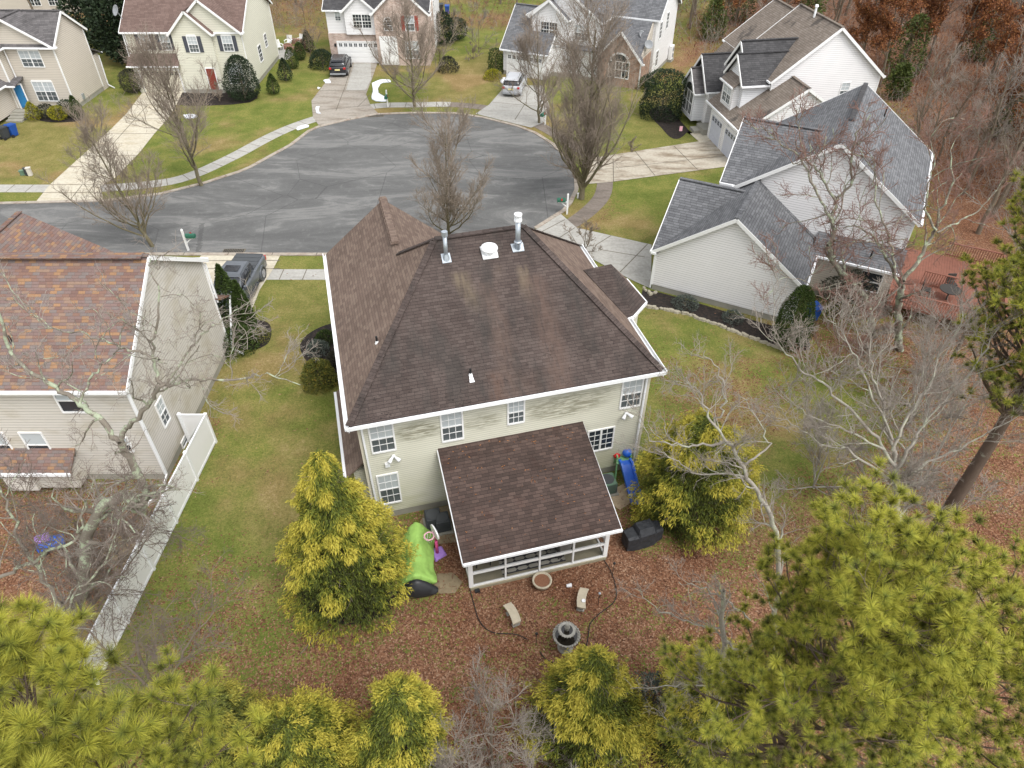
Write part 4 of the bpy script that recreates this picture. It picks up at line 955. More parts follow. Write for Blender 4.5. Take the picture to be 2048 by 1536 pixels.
def link(name, me, par=None, loc=None):
    o = bpy.data.objects.new(name, me); COL.objects.link(o); o.parent = par
    if loc is not None: o.location = loc
    return o
def tubes_mesh(name, levels, mat):
    Vs = []; Fs = []; off = 0
    for P, Rd, s in levels:
        if len(P) == 0: continue
        V, Fc = tube_arrays(P, Rd, s); Vs.append(V); Fs.append(Fc+off); off += len(V)
    return mesh_np(name, np.concatenate(Vs), np.concatenate(Fs), mat, smooth_=True)
def kids(P, Rd, n, t0, t1, L, ang, up, rr, K=6, wig=.12, droop=0.0, lendec=.5, rng=None, tip=.25, angv=.25):
    """n children on every polyline of P: start between t0..t1, length L (scaled by position), angle to the parent, pull upward"""
    rng = rng or RNG
    N, KP, _ = P.shape
    t = (t0+(t1-t0)*(np.arange(n)[None]+rng.random((N, n)))/n); f = t*(KP-1); i = np.clip(f.astype(int), 0, KP-2); fr_ = (f-i)[..., None]
    r = np.arange(N)[:, None]
    S0 = P[r, i]*(1-fr_)+P[r, i+1]*fr_; T = nrm(P[r, i+1]-P[r, i]); R0_ = Rd[r, i]*(1-fr_[..., 0])+Rd[r, i+1]*fr_[..., 0]
    S0 = S0.reshape(-1, 3); T = T.reshape(-1, 3); R0_ = R0_.reshape(-1); t = t.reshape(-1)
    M = len(S0); q = rng.normal(size=(M, 3)); q -= (q*T).sum(-1, keepdims=True)*T; q = nrm(q)
    a = ang*(1+rng.normal(size=(M, 1))*angv)
    D = nrm(np.cos(a)*T+np.sin(a)*q+np.array([0, 0, up]))
    Ls = L*(1-lendec*(t-t0)/(t1-t0+1e-6))*rng.uniform(.6, 1.25, M)
    C = np.empty((M, K, 3)); C[:, 0] = S0; d = D.copy()
    for k in range(1, K):
        d = nrm(d+rng.normal(size=(M, 3))*wig+np.array([0, 0, up*.25-droop*k/K]))
        C[:, k] = C[:, k-1]+d*(Ls/(K-1))[:, None]
    r0 = np.minimum(R0_*rr, R0_*.95)
    Rc = r0[:, None]*np.linspace(1, tip, K)[None]
    return C, Rc
def base_line(pts, r0, r1, K=10, wob=0.0, rng=None):
    pts = np.array(pts, float); s = np.linspace(0, len(pts)-1, K); i = np.clip(s.astype(int), 0, len(pts)-2); f = (s-i)[:, None]
    P = pts[i]*(1-f)+pts[i+1]*f
    if wob: P[1:] += (rng or RNG).normal(size=(K-1, 3))*wob
    return P[None], np.linspace(r0, r1, K)[None]
def stack(*a):
    return np.concatenate([x[0] for x in a]), np.concatenate([x[1] for x in a])
def vase_tree(H, W, seed, r=.16, nb=9, tr=.25, lv=(7, 6, 5), tw=.011, up=.45, lean=(0, 0), ang=.5):
    """street tree: short trunk, many steep leaders, fine twigs. returns (trunk levels, twig levels)"""
    g = np.random.default_rng(seed)
    t = base_line([(0, 0, 0), (lean[0]*.3, lean[1]*.3, H*tr), (lean[0], lean[1], H*.85)], r*.85, r*.18, 9, .03, g)
    L1 = kids(*t, nb, tr*.75, .95, H*.58, ang+.25, .5, .55, 9, .07, rng=g, lendec=.72, tip=.15)
    L1c = L1[0]; c = L1c[:, :, :2]; s = (W*.5)/max(1e-6, np.percentile(np.hypot(L1c[:, -1, 0]-lean[0], L1c[:, -1, 1]-lean[1]), 80)); base = L1c[:, :1, :2]; L1c[:, :, :2] = base+(c-base)*min(2.2, s)
    L2 = kids(*L1, lv[0]+1, .15, .98, H*.19, .75, up*.8, .6, 6, .13, rng=g, tip=.25)
    L3 = kids(*L2, lv[1], .1, 1, H*.1, .75, up*.6, .6, 5, .17, rng=g); L4 = kids(*L3, lv[2], .1, 1, H*.055, .8, up*.4, .6, 4, .2, rng=g)
    L2[1][:] = np.maximum(L2[1], tw*1.3); L3[1][:] = np.maximum(L3[1]*.8, tw*.7); L4[1][:] = np.maximum(L4[1]*.7, tw*.42)
    return [(*t, 9), (*L1, 6)], [(*L2, 4), (*L3, 3), (*L4, 3)]
def oak(main, seed, lens=(2.6, 1.3, .6), n=(5, 6, 5), tw=.008, up=.15, wig=.22, ang=.8):
    "crooked tree from given main limbs [(pts, r0, r1)]"
    g = np.random.default_rng(seed); lv = []; tw_ = []
    M = [base_line(p, a, b, 4*len(p), .035, g) for p, a, b in main]
    for P, Rr in M: lv.append((P, Rr, 9))
    A = []
    for (P, Rr), (pts, a, b) in zip(M, main):
        LL = sum(math.dist(pts[i], pts[i+1]) for i in range(len(pts)-1))
        A.append(kids(P, Rr, max(3, int(LL*n[0]/3)), .12, 1, lens[0], ang, up, .5, 8, wig, rng=g, lendec=.35, tip=.2))
    A = stack(*A); Bq = kids(*A, n[1], .15, 1, lens[1], ang*.9, up, .6, 6, wig, rng=g); Cq = kids(*Bq, n[2], .1, 1, lens[2], ang*.9, up, .65, 5, wig, rng=g)
    Dq = kids(*Cq, 3, .2, 1, lens[2]*.55, .8, up, .7, 3, wig, rng=g)
    A[1][:] = np.maximum(A[1], tw*1.6); Bq[1][:] = np.maximum(Bq[1], tw*1.1); Cq[1][:] = np.maximum(Cq[1], tw*.75); Dq[1][:] = np.maximum(Dq[1], tw*.55)
    return lv+[(*A, 5)], [(*Bq, 4), (*Cq, 3), (*Dq, 3)]
def tree_obj(name, label, cat, tl, loc, rz=0, bk='bark_grey', tk='twig_brown', group=None):
    t = thing(name, label, cat, loc, rz, group)
    link('trunk', tubes_mesh('trunk', tl[0], bk), t); link('crown', tubes_mesh('crown', tl[1], tk), t)
    return t
def gp(u, v): x, y = G(u, v); return (x, y, 0)
# street trees round the turning circle
ST = 'bare street trees round the turning circle'
for nm, uv, H, W, sd_, r, nb, tr, lean, lab, ang, lv in (
    ('T1', (305, 493), 9.4, 7.4, 3, .17, 20, .2, (-1.6, .3), 'bare street tree standing by the near kerb left of the mailbox, leaning left', .55, (7, 6, 5)),
    ('T2', (403, 371), 11.6, 7.0, 5, .19, 22, .26, (-.6, .2), 'bare street tree on the grass verge right of the long pale driveway', .5, (7, 6, 5)),
    ('T3', (830, 214), 10.2, 9.6, 8, .2, 24, .22, (0, 0), 'bare wide crowned street tree on the verge in front of the brick house', .8, (7, 6, 5)),
    ('T4', (1163, 398), 14.0, 7.0, 12, .27, 40, .16, (.2, .3), 'tall dense many stemmed bare tree on the verge beside the dark curved path', .2, (8, 6, 5)),
    ('T5', (1078, 246), 9.2, 6.0, 14, .15, 20, .22, (-.3, .2), 'smaller bare street tree right of the white car', .5, (7, 6, 4)),
    ('T6', (897, 478), 9.3, 6.4, 17, .15, 24, .14, (.2, .1), 'bare narrow tree rising behind the ridge of the brown roofed house', .42, (7, 6, 5))):
    tree_obj('bare_tree', lab, 'tree', vase_tree(H, W, sd_, r, nb, tr, lv, .013, .45, lean, ang), gp(*uv), 0, 'bark_green', 'twig_brown', ST)
SMB = 'small bare ornamental trees'
for uv, H, W, sd_, lab in (((622, 112), 6.4, 6.0, 31, 'bare rounded ornamental tree behind the shrub by the black car'), ((958, 104), 5.6, 6.0, 33, 'bare pale ornamental tree on the lawn right of the brick house'), ((905, 80), 5.0, 3.0, 35, 'thin bare sapling beside the round green shrubs'),
    ((880, 120), 3.4, 3.6, 36, 'low bare shrub at the right corner of the brick house'), ((946, 118), 2.0, 2.6, 37, 'tiny bare shrub on the yellowed lawn'), ((1168, 512), 3.4, 3.4, 38, 'small bare tree by the driveway behind the right roof edge'), ((440, 203), 2.4, 7, 39, 'low spreading bare shrub in the bed before the cream house'), ((1262, 300), 1.2, 3, 40, 'tiny reddish bare shrub on the lawn above the stained driveway')):
    tree_obj('bare_shrub' if H < 4 else 'bare_tree', lab, 'shrub' if H < 4 else 'tree', vase_tree(H, W, sd_, .07, 8, .1, (5, 5, 4), .013, .3, (0, 0), .8), gp(*uv), 0, 'bark_grey', 'twig_grey' if sd_ == 33 else 'twig_brown', SMB)
# woods: four grown variants, placed one by one
def forest(H, seed, nb=14, tw=.02, W=1.0):
    g = np.random.default_rng(seed)
    t = base_line([(0, 0, 0), (g.normal()*.3, g.normal()*.3, H*.45), (g.normal()*.8, g.normal()*.8, H)], H*.014, H*.003, 10, .05, g)
    L1 = kids(*t, nb, .3, .97, H*.34*W, .95, .3, .5, 7, .14, rng=g); L2 = kids(*L1, 6, .2, 1, H*.14, .8, .25, .6, 5, .18, rng=g); L3 = kids(*L2, 5, .1, 1, H*.07, .8, .2, .7, 4, .2, rng=g)
    L1[1][:] = np.maximum(L1[1], tw*1.2); L2[1][:] = np.maximum(L2[1], tw*.8); L3[1][:] = np.maximum(L3[1], tw*.5)
    return [(*t, 7), (*L1, 5)], [(*L2, 3), (*L3, 3)]
def leaves_np(C, D, L, Wd, g, fold=0.0):
    "flat leaf triangles/quads at C pointing along D"
    n = len(C); q = g.normal(size=(n, 3)); q -= (q*D).sum(-1, keepdims=True)*D; q = nrm(q)
    L = np.broadcast_to(L, (n,))[:, None]; Wd = np.broadcast_to(Wd, (n,))[:, None]
    V = np.stack([C-q*Wd*.15, C+D*L*.5-q*Wd*.5, C+D*L, C+D*L*.5+q*Wd*.5], 1)
    return V.reshape(-1, 3), np.arange(4*n).reshape(n, 4)
FV = [thing('forest_tree', 'bare grey tree standing in the leaf covered woods', 'tree', (60+k, 200, 0)) for k in range(5)]
for k, t in enumerate(FV):
    tl = forest((15, 13, 16, 11, 12)[k], 50+k, (14, 16, 12, 14, 16)[k], .024, (1, 1.2, .9, 1.2, 1)[k])
    link('trunk', tubes_mesh('trunk', tl[0], 'bark_grey'), t); link('crown', tubes_mesh('crown', tl[1], ('twig_brown', 'twig_grey', 'twig_brown', 'twig_red', 'twig_brown')[k]), t)
    if k == 3:  # beech that keeps its rust coloured leaves
        g = np.random.default_rng(9); P = tl[1][1][0]; n = 9000; i = g.integers(0, len(P), n); C = P[i, g.integers(0, 4, n)]+g.normal(size=(n, 3))*.12
        V, Fc = leaves_np(C, nrm(g.normal(size=(n, 3))), .20, .13, g); link('leaves', mesh_np('leaves', V, Fc, 'leaf_rust', np.repeat(g.random(n), 4)), t)
        t['label'] = 'tree still holding rust orange leaves in the woods'
used = [False]*5
def plant(k, x, y, s=1.0, rz=None, label=None, group='bare trees in the rust brown woods', sx=None):
    t = copy_tree(FV[k]) if used[k] else FV[k]; used[k] = True
    t.location = (x, y, -.05); t.rotation_euler = (random.uniform(-.05, .05), random.uniform(-.05, .05), random.uniform(0, 6.28) if rz is None else rz); t.scale = (s, s, s)
    t['group'] = group if k != 3 else 'rust leaved trees in the woods'
    if label: t['label'] = label
    return t
woods = []
def fill(P, n, ks, smin=.7, smax=1.1, md=2.6):
    xs = [p[0] for p in P]; ys = [p[1] for p in P]; c = 0; tries = 0
    while c < n and tries < 6000:
        tries += 1; x = random.uniform(min(xs), max(xs)); y = random.uniform(min(ys), max(ys))
        if not inpoly(P, np.array([x]), np.array([y]))[0] or any(math.hypot(x-a, y-b) < md for a, b in woods): continue
        woods.append((x, y)); plant(random.choice(ks), x, y, random.uniform(smin, smax)); c += 1
fill([(22, 86), (33, 79), (40, 72), (44, 62), (62, 66), (78, 92), (74, 122), (20, 124)], 85, [0, 1, 2, 3, 3, 4, 1, 3], .7, 1.0)
fill([(31, 52), (33, 46), (37, 48), (37, 60), (32, 58)], 6, [0, 1, 4], .6, .8, 2)
fill([(36, 50), (46, 38), (56, 50), (60, 66), (44, 64)], 34, [0, 1, 3, 4], .6, .85)
fill([(-8, 98), (18, 100), (20, 122), (-12, 120)], 12, [0, 1, 2, 4], .6, .9)
fill([(-25, 97), (-21, 93), (-15, 100), (-15, 120), (-36, 120), (-32, 97)], 14, [0, 1, 2, 4], .7, 1.0)
fill([(-52, 86), (-47, 84), (-42, 96), (-60, 98), (-66, 88)], 5, [0, 1, 4], .6, .9)
# underbrush of the woods: twigs and clinging leaves nobody could count
def brush(P, n, seed, h=1.4, leaf=.5, mat='twig_red', dens=6):
    g = np.random.default_rng(seed); xs = np.array([p[0] for p in P]); ys = np.array([p[1] for p in P])
    X = g.uniform(xs.min(), xs.max(), n*4); Y = g.uniform(ys.min(), ys.max(), n*4); k = inpoly(P, X, Y); X = X[k][:n]; Y = Y[k][:n]; n = len(X)
    S0 = np.stack([X, Y, 0*X], -1); D = nrm(g.normal(size=(n, 3))*np.array([.5, .5, .2])+np.array([0, 0, 1])); H_ = h*g.uniform(.4, 1.4, n)
    C = np.empty((n, 5, 3)); C[:, 0] = S0
    for j in range(1, 5): D = nrm(D+g.normal(size=(n, 3))*.18); C[:, j] = C[:, j-1]+D*(H_/4)[:, None]
    Rr = np.full((n, 1), .018)*np.linspace(1, .4, 5)[None]
    A = kids(C, Rr, dens, .25, 1, h*.5, .8, .15, .8, 4, .2, rng=g); A[1][:] = np.maximum(A[1], .008)
    m = tubes_mesh('underbrush', [(C, Rr, 3), (*A, 3)], mat); o = link('underbrush', m); struct(o, 'stuff')
    nl = int(n*leaf*10)
    if nl:
        i = g.integers(0, len(A[0]), nl); c = A[0][i, g.integers(0, 4, nl)]+g.normal(size=(nl, 3))*.06
        V, Fc = leaves_np(c, nrm(g.normal(size=(nl, 3))), .13, .09, g); o = link('dead_leaves', mesh_np('dead_leaves', V, Fc, 'leaf_rust', np.repeat(g.random(nl)**1.2, 4))); struct(o, 'stuff')
W1 = [(20, 84), (30, 76), (33, 64), (30, 56), (35, 46), (46, 36), (60, 50), (78, 92), (74, 124), (18, 124)]
brush(W1, 2600, 71, 1.3, 1.6, 'twig_red'); brush(W1, 1200, 72, 2.2, .4, 'twig_grey')
brush(W1, 900, 76, 4.2, .2, 'twig_grey'); brush([(34, 50), (46, 37), (60, 50), (60, 66), (38, 62)], 500, 77, 4.5, .3, 'twig_grey')
brush([(-9, 96), (18, 97), (20, 122), (-12, 120)], 500, 73, 1.6, .8)
brush([(-24, 96), (-21, 92), (-14, 98), (-14, 122), (-60, 122), (-40, 93)], 900, 74, 1.6, .6, 'twig_brown')

# ---- foliage shrubs and evergreens
def blob(n, H, W, seed, shape='cone', size=.16, asp=.45, lump=.18, inner=.25, out=.6, z0=.05, tintn=.25, edge=1.0):
    """leafy clumps over a lumpy crown; tint rises from inner leaves to outer tips, with clump to clump variety"""
    g = np.random.default_rng(seed)
    t = g.random(n)**(1.0 if shape != 'cone' else .8); t = t if shape != 'cone' else 1-(1-t)**.62 if False else t
    ph = g.uniform(0, 2*np.pi, n)
    if shape == 'cone': rad = (1-t)**.75*(1-np.exp(-t*9))*1.12; 
    elif shape == 'ball': rad = np.sqrt(np.clip(1-(2*t-1)**2, 0, 1)); 
    elif shape == 'dome': rad = np.sqrt(np.clip(1-t**2, 0, 1))
    elif shape == 'egg': rad = np.sqrt(np.clip(1-(2*t-1)**2, 0, 1))**.8*(1.15-.55*t)
    else: rad = np.clip((1-t)*8, 0, 1)**.5
    lum = 1+lump*(np.sin(3*ph+7*t+seed)+np.sin(5*ph-11*t+2*seed)+np.sin(9*ph+17*t+seed*3)*.6)/2
    q = np.where(g.random(n) < inner, g.uniform(.3, .9, n), g.uniform(.86, 1.06, n))
    r = W/2*rad*lum*q
    C = np.stack([r*np.cos(ph), r*np.sin(ph), z0+H*t*(.93+.07*lum)], -1)
    rd = np.stack([np.cos(ph), np.sin(ph), np.full(n, .25)], -1)
    D = nrm(rd*out+g.normal(size=(n, 3))*.55+np.array([0, 0, .15]))
    cl = .5+.5*np.sin(ph*4+t*13+seed)*np.sin(ph*7-t*9+1.3*seed)
    tint = np.clip(.12+.5*(q-.5)*1.1+tintn*(cl-.5)+g.normal(size=n)*.14, 0, 1)
    V, Fc = leaves_np(C, D, size*g.uniform(.6, 1.3, n), size*asp, g)
    return V, Fc, np.repeat(tint, 4)
def shrub(label, uv, H, W, seed, mat, shape='ball', n=2600, size=.14, asp=.5, name='shrub', group=None, lump=.12, cat=None, loc=None):
    t = thing(name, label, cat or name.replace('_', ' '), loc or gp(*uv), 0, group)
    V, Fc, ti = blob(n, H, W, seed, shape, size, asp, lump); link('foliage', mesh_np('foliage', V, Fc, mat, ti), t)
    g = np.random.default_rng(seed); b = base_line([(0, 0, 0), (0, 0, H*.8)], .05*W**.5, .02, 5, .01, g); L = kids(*b, 10, .05, .9, W*.4, .9, .2, .6, 5, .1, rng=g)
    link('stem', tubes_mesh('stem', [(*b, 6), (*L, 4)], 'bark_grey'), t); return t
EV = 'clipped evergreens on the lawns'
shrub('large dark egg shaped evergreen at the right corner of the cream house', (491, 198), 4.0, 3.4, 101, 'leaf_dark', 'egg', 7000, .16)
shrub('tall dark green evergreen just left of the red front door', (362, 175), 3.2, 1.6, 102, 'leaf_holly', 'cone', 2500, .15)
shrub('round dull green shrub left of the cream garage door', (269, 186), 2.2, 2.1, 103, 'leaf_holly', 'ball', 3000, .13)
for lab, uv, H, W, sh in (('conical evergreen nearest the large dark shrub on the right lawn', (549, 188), 1.9, 1.5, 'cone'), ('conical evergreen second up the right lawn of the cream house', (573, 162), 2.2, 1.8, 'cone'), ('twin topped evergreen third up the right lawn of the cream house', (586, 137), 2.1, 1.5, 'egg'), ('small round topped evergreen beside the patio', (602, 120), 1.8, 1.2, 'egg'), ('conical evergreen at the top of the lawn by the bare tree', (618, 104), 2.3, 1.7, 'cone')):
    shrub(lab, uv, H, W, int(uv[0]), 'leaf_arbor' if H < 2.2 else 'leaf_dark', sh, 2200, .13, name='evergreen_shrub', group=EV)
shrub('broad dark shrub at the left corner of the brick house', (646, 134), 1.7, 2.8, 105, 'leaf_dark', 'dome', 2600, .17)
shrub('low dark green shrub before the bare tree at the brick house', (896, 142), 1.4, 2.2, 106, 'leaf_holly', 'dome', 1800, .15)
shrub('loose green evergreen at the right rear corner of the brick house', (888, 88), 3.4, 3.0, 107, 'leaf_dark', 'egg', 2600, .22)
shrub('round dark green shrub behind the loose evergreen by the brick house', (912, 80), 2.4, 2.8, 108, 'leaf_dark', 'ball', 2200, .18)
shrub('flat topped dark green shrub standing on the lawn left of the white car', (992, 146), 2.4, 1.5, 109, 'leaf_arbor', 'box', 2200, .15)
shrub('low bright yellow shrub at the foot of the flat topped shrub', (986, 158), .9, 1.9, 110, 'leaf_yellow', 'dome', 1800, .12)
shrub('huge rounded dark green holly left of the bay window', (1322, 232), 4.0, 3.7, 111, 'leaf_dark', 'box', 9000, .16)
shrub('low green shrub at the brown brick corner', (1292, 178), 1.2, 2.0, 112, 'leaf_arbor', 'dome', 1200, .16)
shrub('slim green juniper standing between the two white houses', (1573, 262), 3.2, 1.6, 113, 'leaf_arbor', 'egg', 1600, .26, lump=.35)
shrub('clipped deep green conical evergreen at the garage corner with the mulch bed', (1574, 694), 4.0, 2.1, 114, 'leaf_arbor', 'egg', 16000, .09, lump=.08)
shrub('thin green conical evergreen at the corner of the blue door house', (160, 238), 2.1, 1.3, 115, 'leaf_arbor', 'cone', 1800, .13)
shrub('olive green shrub beside the front steps of the blue door house', (72, 240), 1.6, 1.7, 116, 'leaf_yellow', 'cone', 1500, .12).name = 'shrub'
shrub('bright olive yellow shrub under the front windows', (121, 240), 1.2, 1.6, 117, 'leaf_yellow', 'ball', 1500, .12); shrub('dark green shrub left of the olive yellow one', (98, 236), 1.2, 1.4, 118, 'leaf_holly', 'ball', 1100, .13); shrub('dark green shrub right of the olive yellow one', (140, 234), 1.5, 1.5, 119, 'leaf_dark', 'ball', 1200, .13)
shrub('round variegated yellow and green shrub beside the centre house', (641, 768), 1.55, 1.75, 120, 'leaf_variegated', 'dome', 7000, .09, asp=.55)
shrub('low reddish green shrub in the mulch bed beside the centre house', (676, 730), .8, 1.0, 121, 'leaf_holly', 'ball', 1600, .1); shrub('small pale green shrub in the round mulch bed', (638, 705), .7, 1.2, 122, 'leaf_blue', 'dome', 1500, .09); shrub('olive green shrub at the back of the round mulch bed', (652, 682), .6, 1.1, 123, 'leaf_arbor', 'dome', 1500, .1)
shrub('grey green spiky shrub in the long mulch bed', (1370, 612), .55, 1.5, 124, 'leaf_blue', 'dome', 1800, .12, .25); shrub('small grey green shrub in the leafy end of the mulch bed', (1465, 640), .5, 1.2, 125, 'leaf_blue', 'dome', 1300, .12, .25)
for lab, uv, H, W, sd_ in (('tall dark arborvitae against the left house by the grey pickup', (478, 668), 4.6, 1.7, 126), ('shorter dark arborvitae right of the tall one', (500, 668), 3.6, 1.3, 127)): shrub(lab, uv, H, W, sd_, 'leaf_arbor', 'cone', 7000, .12, name='arborvitae')
shrub('spreading dark green evergreen at the foot of the arborvitae', (476, 692), 1.3, 2.4, 128, 'leaf_arbor', 'dome', 5000, .12); shrub('low yellow brown shrub in the bed at the left house', (520, 678), .6, 1.2, 129, 'leaf_variegated', 'dome', 1200, .08)
shrub('brown green leggy shrub below the rear window of the right house', (1680, 628), 2.9, 3.0, 130, 'leaf_holly', 'egg', 3600, .13, lump=.3)
# broad dark evergreens behind the cream house
for lab, loc, H, W, sd_ in (('big dark evergreen tree between the two upper left houses', (-42.4, 84.5, 0), 8.5, 7.0, 131), ('dark evergreen tree right behind the beige house', (-47.5, 90, 0), 9, 7.5, 132), ('dark evergreen tree beside the cream house back corner', (-39.0, 91.5, 0), 8.5, 7.0, 133)):
    shrub(lab, None, H, W, sd_, 'leaf_dark', 'egg', 9000, .42, .5, 'evergreen_tree', 'dark evergreens behind the upper left houses', .3, loc=loc)
for k, (x, y, s) in enumerate(((34.5, 90, 1), (41, 78, 1.1), (29, 100, 1.2), (52, 84, .9), (24, 92, .8), (43.5, 62, .8), (46, 58, .7), (38, 72, .6))):
    shrub(('green pine just beyond the vent pipe of the tan roofed house', 'green pine with thin crown up the slope in the woods', 'green pine behind the far ridge of the tan roofed house', 'green pine farthest right in the woods', 'green pine between the two upper right roofs and the woods', 'green pine below the rust leaved trees at the right', 'small green pine near the right edge in the woods', 'small green pine beyond the grey roof corner')[k], None, 5.5*s, 3.2*s, 140+k, 'leaf_pine_far', 'egg', 2600, .34, .3, 'young_pine', 'green pines in the upper right woods', .4, loc=(x, y, 0))

# ---- golden threadleaf cypresses
def gold(H, W, seed, n=2600, shape='cone', mat='leaf_gold', lean=(0, 0), size=.2, holes=0):
    g = np.random.default_rng(seed); n = int(n*1.5); size = size*.8
    nb = 84; tb = (np.arange(nb)+g.random(nb))/nb; pb = g.uniform(0, 2*np.pi, nb)
    t = g.random(n)**.85; ph = g.uniform(0, 2*np.pi, n)
    if shape == 'cone': rad = (1-t)**.8*np.clip(.72+t*1.4, 0, 1)*1.12
    else: rad = np.sqrt(np.clip(1-t**2.2, 0, 1))*np.clip(.85+t, 0, 1)
    # boughs: clumps stick out where a bough ends
    dph = np.abs((ph[:, None]-pb[None]+np.pi) % (2*np.pi)-np.pi); dt = np.abs(t[:, None]-tb[None])
    bm = np.exp(-(dph/.34)**2-(dt/.055)**2).max(1)
    q = np.where(g.random(n) < .30, g.uniform(.35, .85, n), g.uniform(.84, 1.02, n))*(.48+.62*bm)
    r = W/2*rad*q
    C = np.stack([r*np.cos(ph)+lean[0]*t, r*np.sin(ph)+lean[1]*t, .1+H*t+.3*bm*(1-t)-.12*(1-bm)], -1)
    hor = np.stack([np.cos(ph), np.sin(ph), np.zeros(n)], -1)
    # every spray = several drooping threads
    m = 9; D = nrm(hor[:, None]*.9+np.array([0, 0, -.05])+g.normal(size=(n, m, 3))*.55)
    tip = np.clip((q-.48)*2.2, 0, 1)*(.18+1.0*bm**1.4)
    ti = np.clip(tip[:, None]*.72+.1+g.normal(size=(n, m))*.13+.28*(g.random(n)**2)[:, None]+.16*(t[:, None]-.4), 0, 1)
    Cc = np.repeat(C, m, 0)+g.normal(size=(n*m, 3))*.05; Dd = D.reshape(-1, 3)
    Ls = size*g.uniform(.6, 1.3, n*m)
    q_ = g.normal(size=(n*m, 3)); q_ -= (q_*Dd).sum(-1, keepdims=True)*Dd; q_ = nrm(q_)*(size*.10)
    mid = Cc+Dd*Ls[:, None]*.55; end = Cc+Dd*Ls[:, None]+np.array([0, 0, -1])*(Ls*.38)[:, None]
    V = np.stack([Cc-q_*.7, mid-q_, end, mid+q_], 1).reshape(-1, 3); Fc = np.arange(4*n*m).reshape(-1, 4)
    tv = np.stack([ti.reshape(-1)-.12, ti.reshape(-1), ti.reshape(-1)+.18, ti.reshape(-1)], 1).clip(0, 1).reshape(-1)
    return V, Fc, tv
def gold_tree(label, loc, H, W, seed, n=2600, shape='cone', mat='leaf_gold', lean=(0, 0), size=.2, group='golden cypresses in the back yard'):
    t = thing('golden_cypress', label, 'cypress', loc, 0, group)
    V, Fc, tv = gold(H, W, seed, n, shape, mat, lean, size); link('foliage', mesh_np('foliage', V, Fc, mat, tv), t)
    g = np.random.default_rng(seed); b = base_line([(0, 0, 0), (lean[0]*.9, lean[1]*.9, H*.9)], .14, .03, 8, .02, g)
    L = kids(*b, 60, .06, .95, W*.45, 1.15, .12, .45, 6, .08, rng=g, lendec=.75); L2 = kids(*L, 5, .3, 1, W*.12, .7, 0, .6, 4, .15, rng=g); L2[1][:] = np.maximum(L2[1], .006)
    link('trunk', tubes_mesh('trunk', [(*b, 8), (*L, 5), (*L2, 3)], 'twig_dead'), t); return t
gold_tree('tall broad golden green cypress left of the screened porch', (-6.35, 15.8, 0), 7.9, 5.5, 201, 8500, lean=(-.0, .3))
gold_tree('rounded golden green cypress right of the blue slide', (7.75, 19.8, 0), 5.7, 5.2, 202, 7500, 'dome', size=.19)
bx = lambda u, v, z: (*G(u, v, z), 0)
gold_tree('golden cypress below the stone fountain', (*G(1180, 1400, 3.2), 0), 5.9, 4.9, 203, 6500, 'cone', 'leaf_gold', size=.18)
gold_tree('round golden cypress at the bottom left of the bare shrubs', (*G(598, 1500, 2), 0), 3.7, 4.2, 204, 4500, 'dome', size=.16)
gold_tree('tall leaning golden cypress beside the bare shrubs at the bottom edge', (*G(785, 1490, 2.5), 0), 5.4, 3.3, 205, 4500, 'dome', size=.16, lean=(.4, .2))
gold_tree('dull olive cypress behind the left pine', (*G(432, 1480, 2.0), 0), 4.2, 3.7, 206, 4000, 'dome', 'leaf_gold_green', size=.16)
gold_tree('golden cypress half hidden under the right pine', (*G(1430, 1430, 2.5), 0), 5.6, 4.2, 207, 5200, 'dome', 'leaf_gold', size=.16)
shrub('small dull green rhododendron between two golden cypresses', (1295, 1440), 2.6, 1.8, 210, 'leaf_blue', 'egg', 2200, .14, .3, lump=.3)
